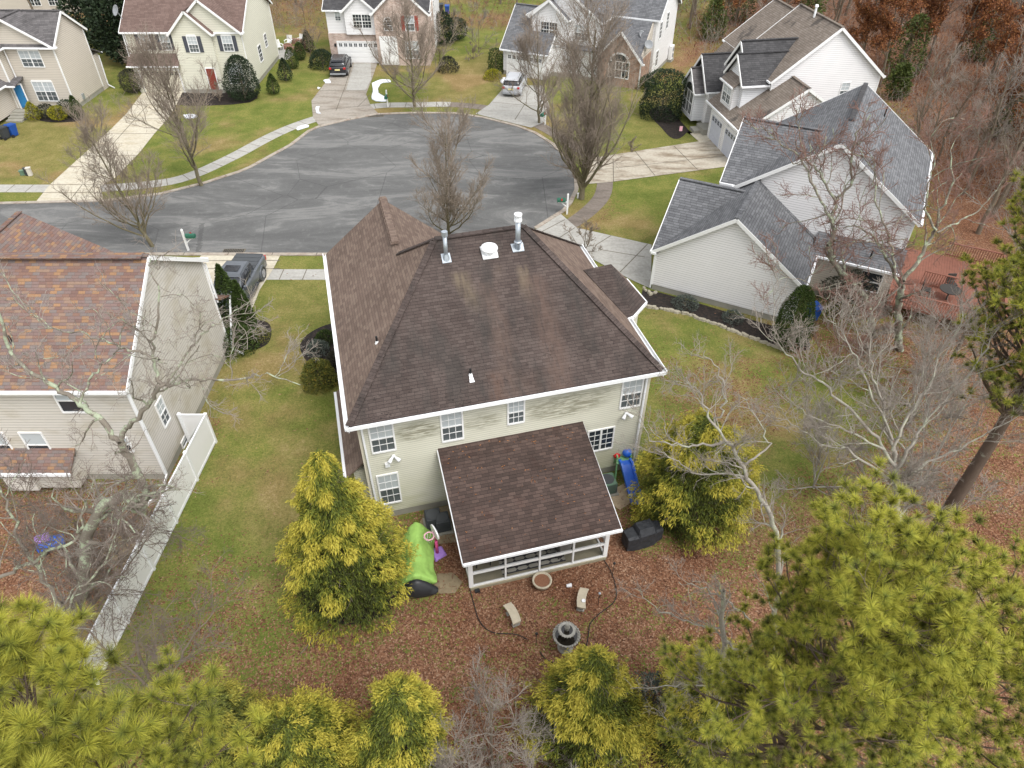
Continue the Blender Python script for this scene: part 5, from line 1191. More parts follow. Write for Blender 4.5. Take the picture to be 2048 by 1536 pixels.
# ---- pines
def pine(H, seed, crown=(.55, 1.0), W=5.0, nb=34, tuft=.15, needles=60, mat='leaf_pine', lean=(0, 0), keep=1.0, nw=.0055, n2=7, n3=2):
    g = np.random.default_rng(seed)
    t = base_line([(0, 0, 0), (lean[0]*.4, lean[1]*.4, H*.5), (lean[0], lean[1], H)], H*.016, .03, 14, .03, g)
    L1 = kids(*t, nb, crown[0], .985, W*.5, 1.2, .22, .4, 8, .13, rng=g, lendec=.62, angv=.12); L2 = kids(*L1, n2, .25, 1, W*.17, .75, .35, .55, 6, .16, rng=g, lendec=.4); L3 = kids(*L2, n3, .35, 1, W*.075, .7, .45, .6, 4, .15, rng=g)
    L1[1][:] = np.maximum(L1[1], .012); L2[1][:] = np.maximum(L2[1]*.8, .006); L3[1][:] = np.maximum(L3[1]*.7, .004)
    tip = np.concatenate([L1[0][:, -1], L2[0][:, -1], L3[0][:, -1]]); td = np.concatenate([nrm(x[:, -1]-x[:, -2]) for x in (L1[0], L2[0], L3[0])])
    k = g.random(len(tip)) < keep; tip = tip[k]; td = nrm(td[k]+np.array([0, 0, .5])); n = len(tip)
    # needles radiating from the last stretch of every shoot
    m = needles; s = g.random((n, m)); base = tip[:, None]-td[:, None]*(s*tuft*.45)[..., None]
    q = g.normal(size=(n, m, 3)); q -= (q*td[:, None]).sum(-1, keepdims=True)*td[:, None]; q = nrm(q)
    D = nrm(td[:, None]*g.uniform(.05, 1.4, (n, m, 1))+q)
    L = tuft*g.uniform(.75, 1.15, (n, m)); sz = g.uniform(.75, 1.2, (n, 1)); L = L*sz
    w_ = np.cross(D, g.normal(size=(n, m, 3))); w_ = nrm(w_)*nw
    end = base+D*L[..., None]+np.array([0, 0, -1])*(L*.08)[..., None]
    V = np.stack([base-w_, base+w_, end], 2).reshape(-1, 3); Fc = np.arange(3*n*m).reshape(-1, 3)
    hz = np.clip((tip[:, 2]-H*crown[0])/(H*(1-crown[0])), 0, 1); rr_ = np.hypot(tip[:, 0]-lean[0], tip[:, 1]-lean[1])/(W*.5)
    tone = np.clip(.27+.33*hz+.2*np.clip(rr_, 0, 1)+g.normal(0, .13, n), .05, .95)[:, None]+g.normal(size=(n, m))*.08  # depth shade in the tint: inner, lower tufts and needle bases darker
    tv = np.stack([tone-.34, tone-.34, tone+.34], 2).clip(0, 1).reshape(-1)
    return [(*t, 9), (*L1, 6)], [(*L2, 4), (*L3, 3)], (V, Fc, tv), tip
def pine_tree(label, loc, H, seed, bk='bark_pine', **k):
    t = thing('pitch_pine', label, 'pine', loc, 0, 'pines around the back yard')
    mt_ = k.get('mat', 'leaf_pine'); a, b, (V, Fc, tv), tip = pine(H, seed, **k)
    link('trunk', tubes_mesh('trunk', a, bk), t); link('limbs', tubes_mesh('limbs', b, 'bark_grey'), t); link('needles', mesh_np('needles', V, Fc, mt_, tv), t)
    g = np.random.default_rng(seed); c = tip[g.integers(0, len(tip), 26)]
    cb = B()
    return t
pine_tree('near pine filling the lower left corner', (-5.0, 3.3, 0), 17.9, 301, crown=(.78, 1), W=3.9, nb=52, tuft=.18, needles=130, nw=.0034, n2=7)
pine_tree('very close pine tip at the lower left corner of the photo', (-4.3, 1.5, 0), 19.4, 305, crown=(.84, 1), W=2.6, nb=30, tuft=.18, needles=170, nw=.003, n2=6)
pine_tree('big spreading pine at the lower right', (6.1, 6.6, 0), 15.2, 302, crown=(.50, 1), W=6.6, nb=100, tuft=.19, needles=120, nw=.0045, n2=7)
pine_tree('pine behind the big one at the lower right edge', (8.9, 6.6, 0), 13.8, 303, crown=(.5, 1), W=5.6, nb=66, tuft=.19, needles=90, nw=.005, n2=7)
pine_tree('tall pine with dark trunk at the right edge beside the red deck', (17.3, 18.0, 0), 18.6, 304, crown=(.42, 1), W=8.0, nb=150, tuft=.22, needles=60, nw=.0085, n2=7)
# ---- hero bare trees, limbs given where they stand
def ZL(y, L, dy=0.0):
    n = len(L); return [Z(u, v, y+dy*i/max(1, n-1)) for i, (u, v) in enumerate(L)]
def hero(label, main, seed, bk, tk, **k):
    m2 = []
    o = np.array(main[0][0][0]); o[2] = 0
    for p, a, b in main: m2.append(([tuple(np.array(q)-o) for q in p], a, b))
    return tree_obj('bare_tree', label, 'tree', oak(m2, seed, **k), tuple(o), 0, bk, tk, 'bare trees standing in the back yards')
y0 = 13.6; gb = Z(190, 1500, 12.5); gb = (gb[0], gb[1], 0.0)
hero('crooked lichen covered bare oak before the left house', [
  ([gb, Z(165, 1200, 12.9), Z(170, 1075, 13.2), Z(205, 1010, 13.4), Z(250, 990, 13.6), Z(283, 1025, 13.7)], .19, .13),
  ([Z(283, 1025, 13.7), Z(292, 985, 13.8), Z(270, 940, 13.9), Z(240, 880, 14.0)], .13, .10),
  (ZL(14.0, [(240, 880), (200, 835), (160, 808), (120, 780), (60, 742), (20, 705), (5, 640), (-10, 600)], 1.5), .085, .03),
  (ZL(14.0, [(240, 880), (262, 850), (300, 805), (322, 772), (352, 766), (420, 757), (470, 758), (530, 745), (600, 770)], .8), .08, .012),
  (ZL(14.3, [(325, 772), (310, 745), (303, 720), (310, 680), (318, 620), (312, 560), (300, 520)], 1.5), .055, .012),
  (ZL(14.2, [(335, 768), (360, 730), (385, 690), (420, 655), (455, 635), (500, 600)], 1.4), .035, .01),
  (ZL(14.0, [(160, 808), (175, 770), (200, 730), (235, 705), (250, 640)], 1.0), .04, .012),
  (ZL(14.3, [(318, 720), (280, 705), (230, 690), (160, 665), (90, 655), (60, 620)], 1.2), .04, .01)], 401, 'bark_lichen', 'twig_grey', lens=(1.9, .95, .45), n=(5, 5, 4), tw=.007, ang=.9, up=.1)
hero('lichen spotted bare tree reaching across the lower left yard', [
  (ZL(10.5, [(135, 1420), (132, 1300), (120, 1210)], 0), .10, .07), (ZL(10.5, [(120, 1210), (70, 1130), (35, 1070), (10, 1000), (-20, 930)], .8), .05, .02),
  (ZL(10.5, [(-60, 1175), (20, 1145), (70, 1120), (110, 1095), (160, 1070), (170, 1000)], .5), .05, .03), (ZL(10.6, [(125, 1230), (160, 1180), (215, 1120), (240, 1040), (250, 980)], .8), .04, .012)], 402, 'bark_lichen', 'twig_dead', lens=(1.7, .9, .45), n=(6, 6, 4), tw=.006, ang=.9)
hero('bare brushy tree at the left edge below the left house', [([(-15.6, 14.0, 0), (-15.2, 14.2, 2.5), (-14.8, 14.4, 4.5)], .09, .05), ([(-15.2, 14.2, 2.5), (-14.0, 14.0, 4.5), (-13.0, 13.8, 6)], .05, .02), ([(-15.2, 14.2, 2.0), (-13.6, 14.8, 3.6), (-12.4, 15.4, 5)], .04, .015)], 403, 'bark_grey', 'twig_dead', lens=(2.2, 1.1, .55), n=(9, 6, 4), tw=.008)
hero('twiggy bare tree leaning over the white fence', [([(-11.6, 10.5, 0), (-11.4, 10.7, 3), (-11.1, 10.8, 5.5)], .08, .04), ([(-11.4, 10.7, 2.4), (-10.3, 11.5, 4), (-9.3, 12.3, 5)], .05, .015), ([(-11.4, 10.7, 2.8), (-12.6, 11.2, 4.5), (-13.6, 11.8, 6)], .05, .015), ([(-11.1, 10.8, 3.5), (-10.2, 10.2, 5), (-9.2, 10.0, 6)], .04, .012)], 404, 'bark_grey', 'twig_dead', lens=(2.0, 1.0, .5), n=(8, 6, 4), tw=.006)
hero('low tangle of bare stems below the left house', [([(-17.5, 17.5, 0), (-17.2, 17.4, 1.8), (-16.8, 17.2, 3)], .06, .03), ([(-17.4, 17.5, .5), (-15.8, 17.8, 1.8), (-14.8, 18, 2.6)], .04, .015), ([(-17.6, 17.5, .5), (-18.8, 18, 2), (-19.5, 18.6, 3)], .04, .015)], 405, 'bark_grey', 'twig_dead', lens=(1.7, .9, .45), n=(9, 6, 4), tw=.009)
# right side
A0 = G(1745, 668)
hero('mossy crooked bare oak behind the garage wing of the right house', [
  ([(A0[0], A0[1], 0), Z(1739, 623, 33.2), Z(1728, 592, 33.1), Z(1691, 551, 33), Z(1664, 520, 33), Z(1657, 490, 33)], .2, .13),
  (ZL(33, [(1657, 490), (1671, 462), (1663, 440), (1668, 420), (1676, 395), (1702, 370), (1702, 320), (1712, 270), (1740, 230)], 2), .12, .03),
  (ZL(33, [(1663, 440), (1640, 400), (1618, 350), (1600, 310), (1560, 290), (1540, 250)], 1.5), .07, .02),
  (ZL(33.5, [(1672, 405), (1655, 375), (1640, 345), (1610, 320), (1600, 270), (1590, 220)], 1.5), .07, .02),
  (ZL(33, [(1660, 545), (1690, 500), (1715, 478), (1745, 470), (1770, 500)], .6), .05, .02), (ZL(33, [(1700, 560), (1640, 580), (1600, 560), (1560, 555), (1530, 600)], -2), .03, .012)], 411, 'bark_lichen', 'twig_red', lens=(2.7, 1.3, .6), n=(4, 5, 5), tw=.012, ang=.85)
B0 = G(1800, 700)
hero('lichen grey bare oak by the near corner of the red deck', [
  ([(B0[0], B0[1], 0), Z(1796, 660, 31.5), Z(1799, 595, 31.6), Z(1806, 560, 31.7)], .22, .15),
  (ZL(31.7, [(1806, 560), (1835, 525), (1854, 490), (1868, 462), (1880, 420), (1905, 370), (1900, 300)], 1.5), .12, .03), (ZL(31.7, [(1802, 580), (1785, 540), (1765, 500), (1743, 468), (1710, 450), (1690, 455)], 1), .09, .03),
  (ZL(31.7, [(1790, 545), (1785, 500), (1770, 450), (1750, 400), (1752, 350), (1720, 300)], 1.6), .07, .02), (ZL(31.9, [(1872, 460), (1850, 420), (1855, 370), (1870, 320), (1850, 260)], 1.5), .06, .02), (ZL(31.9, [(1875, 465), (1925, 440), (1960, 420), (1990, 380)], 1), .05, .02)], 412, 'bark_lichen', 'twig_red', lens=(2.7, 1.3, .6), n=(4, 5, 5), tw=.012, ang=.85)
C0 = G(1795, 1080)
hero('wide fan of pale bare limbs above the right lawn', [
  ([(C0[0], C0[1], 0), Z(1795, 1060, 15.6), Z(1793, 1000, 15.8), Z(1790, 950, 16.0)], .14, .10),
  (ZL(16, [(1790, 950), (1785, 890), (1775, 860), (1760, 800), (1742, 750), (1740, 700), (1735, 640)], 1.5), .07, .012), (ZL(16, [(1788, 930), (1750, 870), (1700, 820), (1650, 770), (1600, 740), (1560, 690), (1545, 660)], 1.2), .06, .01),
  (ZL(16, [(1790, 940), (1830, 880), (1850, 840), (1900, 790), (1960, 720), (2000, 650)], 1.6), .06, .012), (ZL(16, [(1785, 900), (1810, 830), (1860, 770), (1880, 700), (1930, 640)], 1.8), .055, .01),
  (ZL(16, [(1780, 960), (1700, 900), (1640, 890), (1590, 850), (1540, 830)], .6), .045, .01), (ZL(16, [(1795, 960), (1870, 920), (1950, 880), (2040, 830)], .6), .05, .012), (ZL(16, [(1770, 900), (1690, 860), (1610, 830), (1560, 780)], 1.0), .04, .01), (ZL(16, [(1785, 880), (1725, 740), (1690, 680), (1665, 640)], 1.7), .04, .008)], 413, 'bark_birch', 'twig_grey', lens=(1.8, .95, .45), n=(6, 5, 5), tw=.007, ang=.7, up=.25)
D0 = Z(1560, 1100, 11.5)
hero('pale lichened birch arching toward the right cypress', [
  ([(D0[0]+.9, D0[1]-1.2, 0), (D0[0]+.6, D0[1]-.6, 5.0), Z(1560, 1100, 11.5), Z(1540, 1030, 11.8), Z(1500, 960, 12.0), Z(1478, 920, 12.2), Z(1455, 885, 12.4), Z(1420, 840, 12.6), Z(1400, 790, 12.8), Z(1370, 755, 13)], .085, .012),
  (ZL(12.4, [(1455, 885), (1410, 890), (1360, 890), (1300, 880), (1280, 840)], .6), .035, .008), (ZL(12.2, [(1500, 960), (1450, 945), (1390, 950), (1350, 920), (1310, 900)], .5), .03, .008), (ZL(12.7, [(1430, 850), (1450, 800), (1440, 750), (1410, 700)], .8), .03, .008), (ZL(12.2, [(1490, 930), (1540, 890), (1520, 850), (1480, 790)], .8), .03, .008)], 414, 'bark_birch', 'twig_grey', lens=(1.2, .7, .35), n=(5, 5, 4), tw=.005, ang=.75)
hero('bare pale branches reaching out of the big right pine', [([(6.2, 9.6, 0), (5.9, 9.9, 6), (5.4, 10.3, 9)], .1, .06),
  (ZL(10.3, [(1500, 1240), (1450, 1200), (1400, 1175), (1360, 1165)], .2), .03, .008), (ZL(10.0, [(1480, 1300), (1430, 1262), (1370, 1245), (1310, 1220), (1270, 1180)], .3), .03, .008), (ZL(9.5, [(1500, 1350), (1430, 1370), (1350, 1370), (1260, 1380)], .3), .035, .008),
  (ZL(9.0, [(1500, 1310), (1450, 1380), (1420, 1440), (1360, 1470), (1320, 1420)], .2), .03, .008), (ZL(9.8, [(1560, 1250), (1470, 1320), (1400, 1360), (1330, 1400)], .2), .03, .008)], 415, 'bark_birch', 'twig_grey', lens=(.9, .5, .28), n=(6, 5, 4), tw=.004, ang=.8)
# bare shrubs at the bottom centre and the thicket right of the lawn
BS = 'bare deciduous shrubs along the back edge'
for lab, loc, H, W, sd_ in (('pale bare shrub left of the golden cypress at the bottom centre', (*G(985, 1500, 1.5), 0), 6.0, 4.6, 421), ('bare shrub at the bottom edge beside the leaning cypress', (*G(905, 1560, 1.5), 0), 5.2, 4.0, 422), ('bare shrub between the olive cypress and the left pine', (*G(400, 1560, 1.0), 0), 4.0, 3.4, 423), ('brushy bare shrub at the bottom below the fountain cypress', (*G(1060, 1600, 1.5), 0), 4.6, 4.6, 424),
    ('bare multi stemmed tree over the thicket behind the conical evergreen', (17.2, 29.2, 0), 5.4, 6.0, 425), ('bare multi stemmed tree at the right edge of the side lawn', (18.6, 21.5, 0), 7.5, 7.0, 427), ('low bare shrub by the deck stairs', (19.5, 31.0, 0), 4.0, 5.0, 428), ('bare pale tree just right of the wide fan shaped one', (15.6, 19.4, 0), 7.0, 6.0, 431), ('bare pale tree in front of the near deck corner', (20.5, 27.0, 0), 6.5, 6.5, 432), ('bare pale tree between the fan shaped one and the right lawn', (13.8, 21.5, 0), 5.6, 5.4, 433), ('bare tree low at the right edge of the photo', (19.8, 25.5, 0), 8.0, 7.0, 429)):
    tree_obj('bare_shrub', lab, 'shrub', vase_tree(H, W, sd_, .08, 13, .05, (6, 6, 4), .0075 if loc[1] < 14 else .011, .35, (0, 0), .75), loc, 0, 'bark_birch' if sd_ > 424 else 'bark_grey', 'twig_grey' if sd_ != 425 else 'twig_red', BS)
for k, (x, y, s, sx) in enumerate(((27, 33, .8, 0), (30.5, 37.5, .85, 1), (33, 45, .8, 2), (26, 26.5, .75, 4), (23.5, 29.5, .6, 1), (36, 41, .8, 4))):
    plant(sx, x, y, s, None, ('bare tree just beyond the near right corner of the red deck', 'bare tree beyond the right railing of the red deck', 'bare tree behind the far corner of the grey roofed house', 'bare tree at the right edge beside the dark pine trunk', 'slim bare tree between the red deck and the side lawn', 'bare tree at the right edge above the pine crown')[k], 'bare trees standing near the red deck')
# ---- loose leaves on the lawns
g = np.random.default_rng(5); n = 190000
X = g.uniform(-22, 34, n); Y = 8+38*g.random(n)**1.5; k = g.random(n) < leafw(X, Y)**1.3*.95+.012
foot = np.zeros(n, bool)
def rect(o, a, x0, x1, y0, y1):
    c, s = math.cos(a), math.sin(a); dx = X-o[0]; dy = Y-o[1]; lx = dx*c+dy*s; ly = -dx*s+dy*c; return (lx > x0) & (lx < x1) & (ly > y0) & (ly < y1)
foot |= rect((-6.15, 19.18), R(14.9), .2, 12.5, .3, 12.8) | rect((-6.15, 19.18), R(14.9), 3.5, 9.4, -4.2, .5) | rect((-15.95, 22), 0, -25, .1, -.1, 13) | rect((8.8, 37.9), R(-27), -.1, 13.3, 0, 16) | (Y > 41)
k &= ~foot; X = X[k]; Y = Y[k]; n = len(X)
C = np.stack([X, Y, g.uniform(.03, .06, n)], -1); D = nrm(np.stack([g.normal(size=n), g.normal(size=n), g.normal(size=n)*.35], -1))
V, Fc = leaves_np(C, D, g.uniform(.06, .115, n), g.uniform(.04, .075, n), g)
struct(link('leaf_litter', mesh_np('leaf_litter', V, Fc, 'leaf_litter', np.repeat(g.beta(1.6, 1.6, n), 4))), 'stuff')
# leaves and needles lying on the porch roof
n = 420; xx = g.uniform(3.5, 9.4, n); yy = -4.4+4.7*g.random(n); k = (g.random(n) < .25) | ((np.hypot(xx-6.9, yy+1.6) < .45)) | (yy > -.1) | (np.hypot(xx-8.6, yy+2.6) < .25); xx, yy = xx[k], yy[k]; n = len(xx)
P = np.array([inA(a, b, 3.72-(.4-b)*(1.2/4.95)+.02) for a, b in zip(xx, yy)]); V, Fc = leaves_np(P, nrm(np.stack([g.normal(size=n), g.normal(size=n), 0*xx+.1], -1)), .11, .03, g)
struct(link('fallen_needles', mesh_np('fallen_needles', V, Fc, 'leaf_rust', np.repeat(.5+.5*g.random(n), 4))), 'stuff')

# ------------------------------------------------------------------ vehicles
def loft(m, secs):
    i0 = len(m.v); n = len(secs[0])
    for s in secs: m.v += [tuple(p) for p in s]
    for j in range(len(secs)-1):
        for k in range(n):
            k2 = (k+1) % n; a = i0+j*n; m.f.append([a+k, a+k2, a+n+k2, a+n+k])
    m.f.append([i0+k for k in range(n)][::-1]); m.f.append([i0+(len(secs)-1)*n+k for k in range(n)])
def sect(x, zb, zt, w, wt=None, r=.12):
    wt = wt or w; zm = zb+(zt-zb)*.55
    return [(x, -w*.94, zb), (x, -w, zb+r), (x, -w, zm), (x, -wt, zt-r*.5), (x, -wt+r, zt), (x, wt-r, zt), (x, wt, zt-r*.5), (x, w, zm), (x, w, zb+r), (x, w*.94, zb)]
def wheels(t, xs, hw, r=.36):
    for x in xs:
        for s in (-1, 1):
            m = B(); y = s*hw; m.cyl((x, y-s*.22, r), (x, y, r), r, n=20); q = m.obj('wheel', 'dark_rubber', t, False)
            m = B(); m.cyl((x, y, r), (x, y+s*.015, r), r*.62, n=16); m.cyl((x, y+s*.015, r), (x, y+s*.03, r), r*.2, n=8); m.obj('rim', 'chrome', q)
def suv(label, loc, rz, paint):
    t = thing('parked_car', label, 'car', loc, rz)
    m = B(); loft(m, [sect(-2.3, .45, .95, .8), sect(-2.2, .3, 1.08, .88), sect(-1.5, .26, 1.10, .94), sect(0, .25, 1.06, .95), sect(1.1, .27, 1.02, .94), sect(1.9, .3, .92, .9), sect(2.25, .4, .78, .8)])
    for x in (-1.45, 1.4):
        for s in (-1, 1): m.cyl((x, s*.80, .38), (x, s*.965, .38), .43, n=18)
    o = m.obj('body', paint, t, True); bevel(o, .03)
    m = B(); loft(m, [sect(-2.15, 1.02, 1.25, .80, .74), sect(-1.8, 1.02, 1.56, .84, .68), sect(-.6, 1.0, 1.62, .86, .68), sect(.3, 1.0, 1.58, .86, .67), sect(1.15, .98, 1.08, .82, .76)]); m.obj('windows', 'car_glass', t, True)
    m = B(); m.solid([(-1.85, -.62, 1.64), (-.6, -.64, 1.69), (.25, -.62, 1.65), (.25, .62, 1.65), (-.6, .64, 1.69), (-1.85, .62, 1.64)], [(-2.0, -.66, 1.52), (-.6, -.68, 1.58), (.45, -.66, 1.5), (.45, .66, 1.5), (-.6, .68, 1.58), (-2.0, .66, 1.52)]); m.obj('car_roof', paint, t)
    for s in (-1, 1):
        m = B(); m.tube([(-1.7, s*.6, 1.7), (-.6, s*.62, 1.75), (.1, s*.6, 1.71)], .022); m.obj('roof_rail', 'chrome', t)
        m = B(); m.bar((.45, s*.68, 1.55), (1.15, s*.8, 1.05), .07, .05); m.bar((-.65, s*.73, 1.55), (-.6, s*.89, 1.05), .07, .03); m.obj('pillar', paint, t)
        m = B(); m.box(-2.33, -2.12, s*.74-.12, s*.74+.12, .82, 1.02); bevel(m.obj('taillight', 'tail_red', t), .02)
        m = B(); m.box(2.05, 2.2, s*.68-.14, s*.68+.14, .68, .82); m.obj('headlight', 'headlight', t)
        m = B(); m.box(.75, .95, s*1.0-.08, s*1.0+.08, 1.02, 1.17); bevel(m.obj('side_mirror', paint, t), .02)
    m = B(); m.box(-2.345, -2.3, -.26, .26, .72, .86); m.obj('licence_plate', 'plate_yellow', t)
    m = B(); m.box(-2.36, -2.2, -.82, .82, .3, .46); m.obj('bumper', 'dish_grey', t)
    wheels(t, (-1.45, 1.4), .96); return t
def head(a, b):
    a = G(*a); b = G(*b); return math.atan2(b[1]-a[1], b[0]-a[0])
suv('black estate car parked rear outward on the driveway of the brick house', (*G(683, 142), .03), head((680, 160), (694, 126)), 'car_black')
suv('silver grey estate car parked on the driveway behind the bare street trees', (*G(1030, 180), .04), head((1024, 190), (1040, 160)), 'car_silver')
t = thing('pickup_truck', 'dark grey crew cab pickup truck parked beside the left house', 'truck', (*G(480, 590), .035), head((507, 548), (452, 640)))
m = B(); loft(m, [sect(2.9, .5, .98, .82), sect(2.8, .4, 1.10, .92), sect(1.6, .38, 1.18, .98), sect(1.0, .36, 1.2, .99), sect(-.95, .36, 1.18, .99), sect(-1.0, .36, 1.22, .99), sect(-2.75, .38, 1.22, .98), sect(-2.9, .5, 1.15, .92)])
for x in (-1.85, 1.85):
    for s in (-1, 1): m.cyl((x, s*.82, .45), (x, s*1.03, .45), .52, n=20)
bevel(m.obj('body', 'truck_grey', t, True), .03)
m = B(); loft(m, [sect(-.98, 1.15, 1.78, .86, .72), sect(-.3, 1.15, 1.86, .9, .74), sect(.5, 1.15, 1.84, .9, .73), sect(1.35, 1.12, 1.24, .86, .8)]); m.obj('windows', 'car_glass', t, True)
m = B(); m.solid([(-.9, -.66, 1.87), (-.2, -.68, 1.93), (.55, -.66, 1.89), (.55, .66, 1.89), (-.2, .68, 1.93), (-.9, .66, 1.87)], [(-1.0, -.72, 1.76), (-.2, -.74, 1.82), (.72, -.72, 1.74), (.72, .72, 1.74), (-.2, .74, 1.82), (-1.0, .72, 1.76)]); m.obj('car_roof', 'truck_grey', t)
B().box(-.3, .35, -.45, .45, 1.925, 1.94).obj('sunroof', 'car_glass', t)
m = B(); m.box(-2.82, -1.02, -.86, .86, 1.22, 1.27)
for k in range(4): m.box(-2.8+k*.45, -2.77+k*.45, -.86, .86, 1.27, 1.285)
m.obj('bed_cover', 'truck_cover', t)
m = B(); m.solid([(1.4, -.5, 1.22), (2.7, -.42, 1.15), (2.7, .42, 1.15), (1.4, .5, 1.22)], [(1.4, -.5, 1.18), (2.7, -.46, 1.08), (2.7, .46, 1.08), (1.4, .5, 1.18)]); m.obj('hood_bulge', 'truck_grey', t)
for s in (-1, 1):
    m = B(); m.bar((.72, s*.74, 1.82), (1.4, s*.86, 1.22), .07, .05); m.bar((-.2, s*.78, 1.8), (-.15, s*.92, 1.2), .09, .03); m.obj('pillar', 'truck_grey', t)
    m = B(); m.box(1.0, 1.2, s*1.08-.12, s*1.08+.12, 1.18, 1.4); bevel(m.obj('side_mirror', 'truck_grey', t), .03)
    m = B(); m.box(2.76, 2.9, s*.72-.16, s*.72+.16, .82, 1.0); m.obj('headlight', 'headlight', t)
    m = B(); m.box(-2.94, -2.8, s*.86-.1, s*.86+.1, .8, 1.12); m.obj('taillight', 'tail_red', t)
    B().box(-.9, .9, s*.98-.05, s*.98+.09, .34, .4).obj('running_board', 'truck_cover', t)
m = B(); m.box(2.86, 2.93, -.55, .55, .6, 1.0); m.obj('grille', 'black_cover', t); m = B(); m.box(2.88, 3.02, -.9, .9, .42, .6); m.obj('bumper', 'truck_cover', t)
wheels(t, (-1.85, 1.85), 1.03, .43)

# ------------------------------------------------------------------ yard things
def bin_(label, loc, rz, mat, grp='wheeled bins by the blue door house'):
    t = thing('wheeled_bin', label, 'bin', loc, rz, grp)
    m = B(); m.solid([(-.3, -.36, 1.0), (.3, -.36, 1.0), (.3, .36, 1.0), (-.3, .36, 1.0)][::1], [(-.23, -.24, .06), (.23, -.24, .06), (.23, .3, .06), (-.23, .3, .06)]); bevel(m.obj('tub', mat, t), .03)
    m = B(); m.solid([(-.32, -.38, 1.04), (.32, -.38, 1.04), (.3, .34, 1.12), (-.3, .34, 1.12)], [(-.33, -.4, 1.0), (.33, -.4, 1.0), (.32, .4, 1.0), (-.32, .4, 1.0)]); m.obj('lid', mat, t)
    for s in (-1, 1):
        m = B(); m.cyl((s*.2, .34, .13), (s*.3, .34, .13), .13, n=14); m.obj('wheel', 'dark_rubber', t)
    m = B(); m.cyl((-.24, .42, .98), (.24, .42, .98), .02, n=8); m.obj('handle', 'dark_rubber', t)
bin_('grey green wheeled bin at the left edge below the blue door steps', gp(14, 277), R(160), 'bin_black'); bin_('blue wheeled bin beside the grey green one', gp(30, 272), R(160), 'bin_blue')
bin_('blue wheeled bin behind the conical evergreen at the white garage wing', (*G(1622, 640), 0), R(20), 'bin_blue', 'wheeled bins behind the houses'); bin_('blue wheeled bin behind the white and brick house', (*G(895, 28), 0), 0, 'bin_blue', 'wheeled bins behind the houses'); bin_('black wheeled bin left of the blue one behind the brick house', (*G(883, 25), 0), 0, 'bin_black', 'wheeled bins behind the houses')
def mailbox(label, uv, rz, flip=1):
    t = thing('mailbox', label, 'mailbox', gp(*uv), rz, 'mailboxes on white posts')
    m = B(); m.box(-.06, .06, -.06, .06, 0, 1.55); m.solid([(-.015, -.015, 1.65), (.015, -.015, 1.65), (.015, .015, 1.65), (-.015, .015, 1.65)], [(-.07, -.07, 1.55), (.07, -.07, 1.55), (.07, .07, 1.55), (-.07, .07, 1.55)]); m.obj('post', 'white_trim', t)
    m = B(); m.box(-.7, -.06, -.05, .05, .92, 1.0); m.bar((-.06, 0, .6), (-.45, 0, .92), .06); m.obj('arm', 'white_trim', t)
    m = B(); pr = [(-.14, 0), (.14, 0), (.14, .16), (.1, .25), (0, .29), (-.1, .25), (-.14, .16)]
    m.solid([(-.78, y, 1.0+z) for y, z in pr], [(-.15, y, 1.0+z) for y, z in pr]); b_ = m.obj('box', 'mailbox_green', t)
    B().box(-.5, -.38, -.165, -.15, 1.12, 1.3).obj('flag', 'tail_red', b_)
mailbox('white post mailbox with green box at the kerb right of the centre roof', (1134, 428), R(0)); mailbox('white post mailbox by the near kerb beside the left house', (377, 501), R(180))
mailbox('white post mailbox in the verge before the brick house', (776, 214), R(90)); mailbox('white post mailbox at the foot of the smaller street tree', (1090, 250), R(60))
t = thing('sewer_marker', 'short white pipe marker standing by the dark curved path', 'marker', gp(1156, 396)); m = B(); m.cyl((0, 0, 0), (0, 0, .35), .09, .07, 10); m.obj('pipe', 'white_trim', t); m = B(); m.cyl((0, 0, .35), (0, 0, .4), .1, n=10); m.obj('cap', 'white_trim', t)
for lab, uv, s, mt_ in (('pale green utility box lying nearest the left edge', (47, 350), (.35, .3, .35), 'utility_green'), ('black topped middle utility box', (55, 351), (.2, .2, .6), 'bin_black'), ('tall pale utility box on the right of the trio', (62, 351), (.3, .3, .62), 'pale_wall')):
    t = thing('utility_box', lab, 'utility box', gp(*uv), R(12), 'utility boxes in the left lawn'); bevel(B().box(-s[0]/2, s[0]/2, -s[1]/2, s[1]/2, 0, s[2]).obj('cabinet', mt_, t), .03); B().box(-s[0]/2-.03, s[0]/2+.03, -s[1]/2-.03, s[1]/2+.03, s[2], s[2]+.05).obj('lid', mt_, t)
# stone edging
def edging(P, n, lab, grp):
    pts = px(P); L = [0]
    for a, b in zip(pts[:-1], pts[1:]): L.append(L[-1]+math.dist(a, b))
    for k in range(n):
        d = L[-1]*(k+.5)/n; i = max(j for j in range(len(L)) if L[j] <= d); f = (d-L[i])/(L[i+1]-L[i]); x = pts[i][0]*(1-f)+pts[i+1][0]*f; y = pts[i][1]*(1-f)+pts[i+1][1]*f
        a, b, c = random.uniform(.16, .26), random.uniform(.1, .16), random.uniform(.08, .16); m = B(); q = [(a*math.cos(w_)*random.uniform(.75, 1.1), b*math.sin(w_)*random.uniform(.75, 1.1)) for w_ in [j*math.pi/3.5 for j in range(7)]]
        m.solid([(u*.8, v*.8, c) for u, v in q], [(u, v, -.02) for u, v in q]); o = m.obj('edging_stone', 'stone_edge'); o.location = (x+random.uniform(-.05, .05), y+random.uniform(-.05, .05), 0)
        o.rotation_euler = (0, 0, math.atan2(pts[i+1][1]-pts[i][1], pts[i+1][0]-pts[i][0])+random.uniform(-.3, .3)); tag(o, lab, 'stone', grp)
edging([(1288, 614), (1320, 618), (1370, 628), (1440, 652), (1500, 675), (1565, 700)], 38, 'rough tan stone in the row edging the long mulch bed', 'stones edging the mulch bed')
edging([(1284, 575), (1300, 590), (1312, 584)], 5, 'flat grey stone at the garage corner below the drive', 'stones at the garage corner')
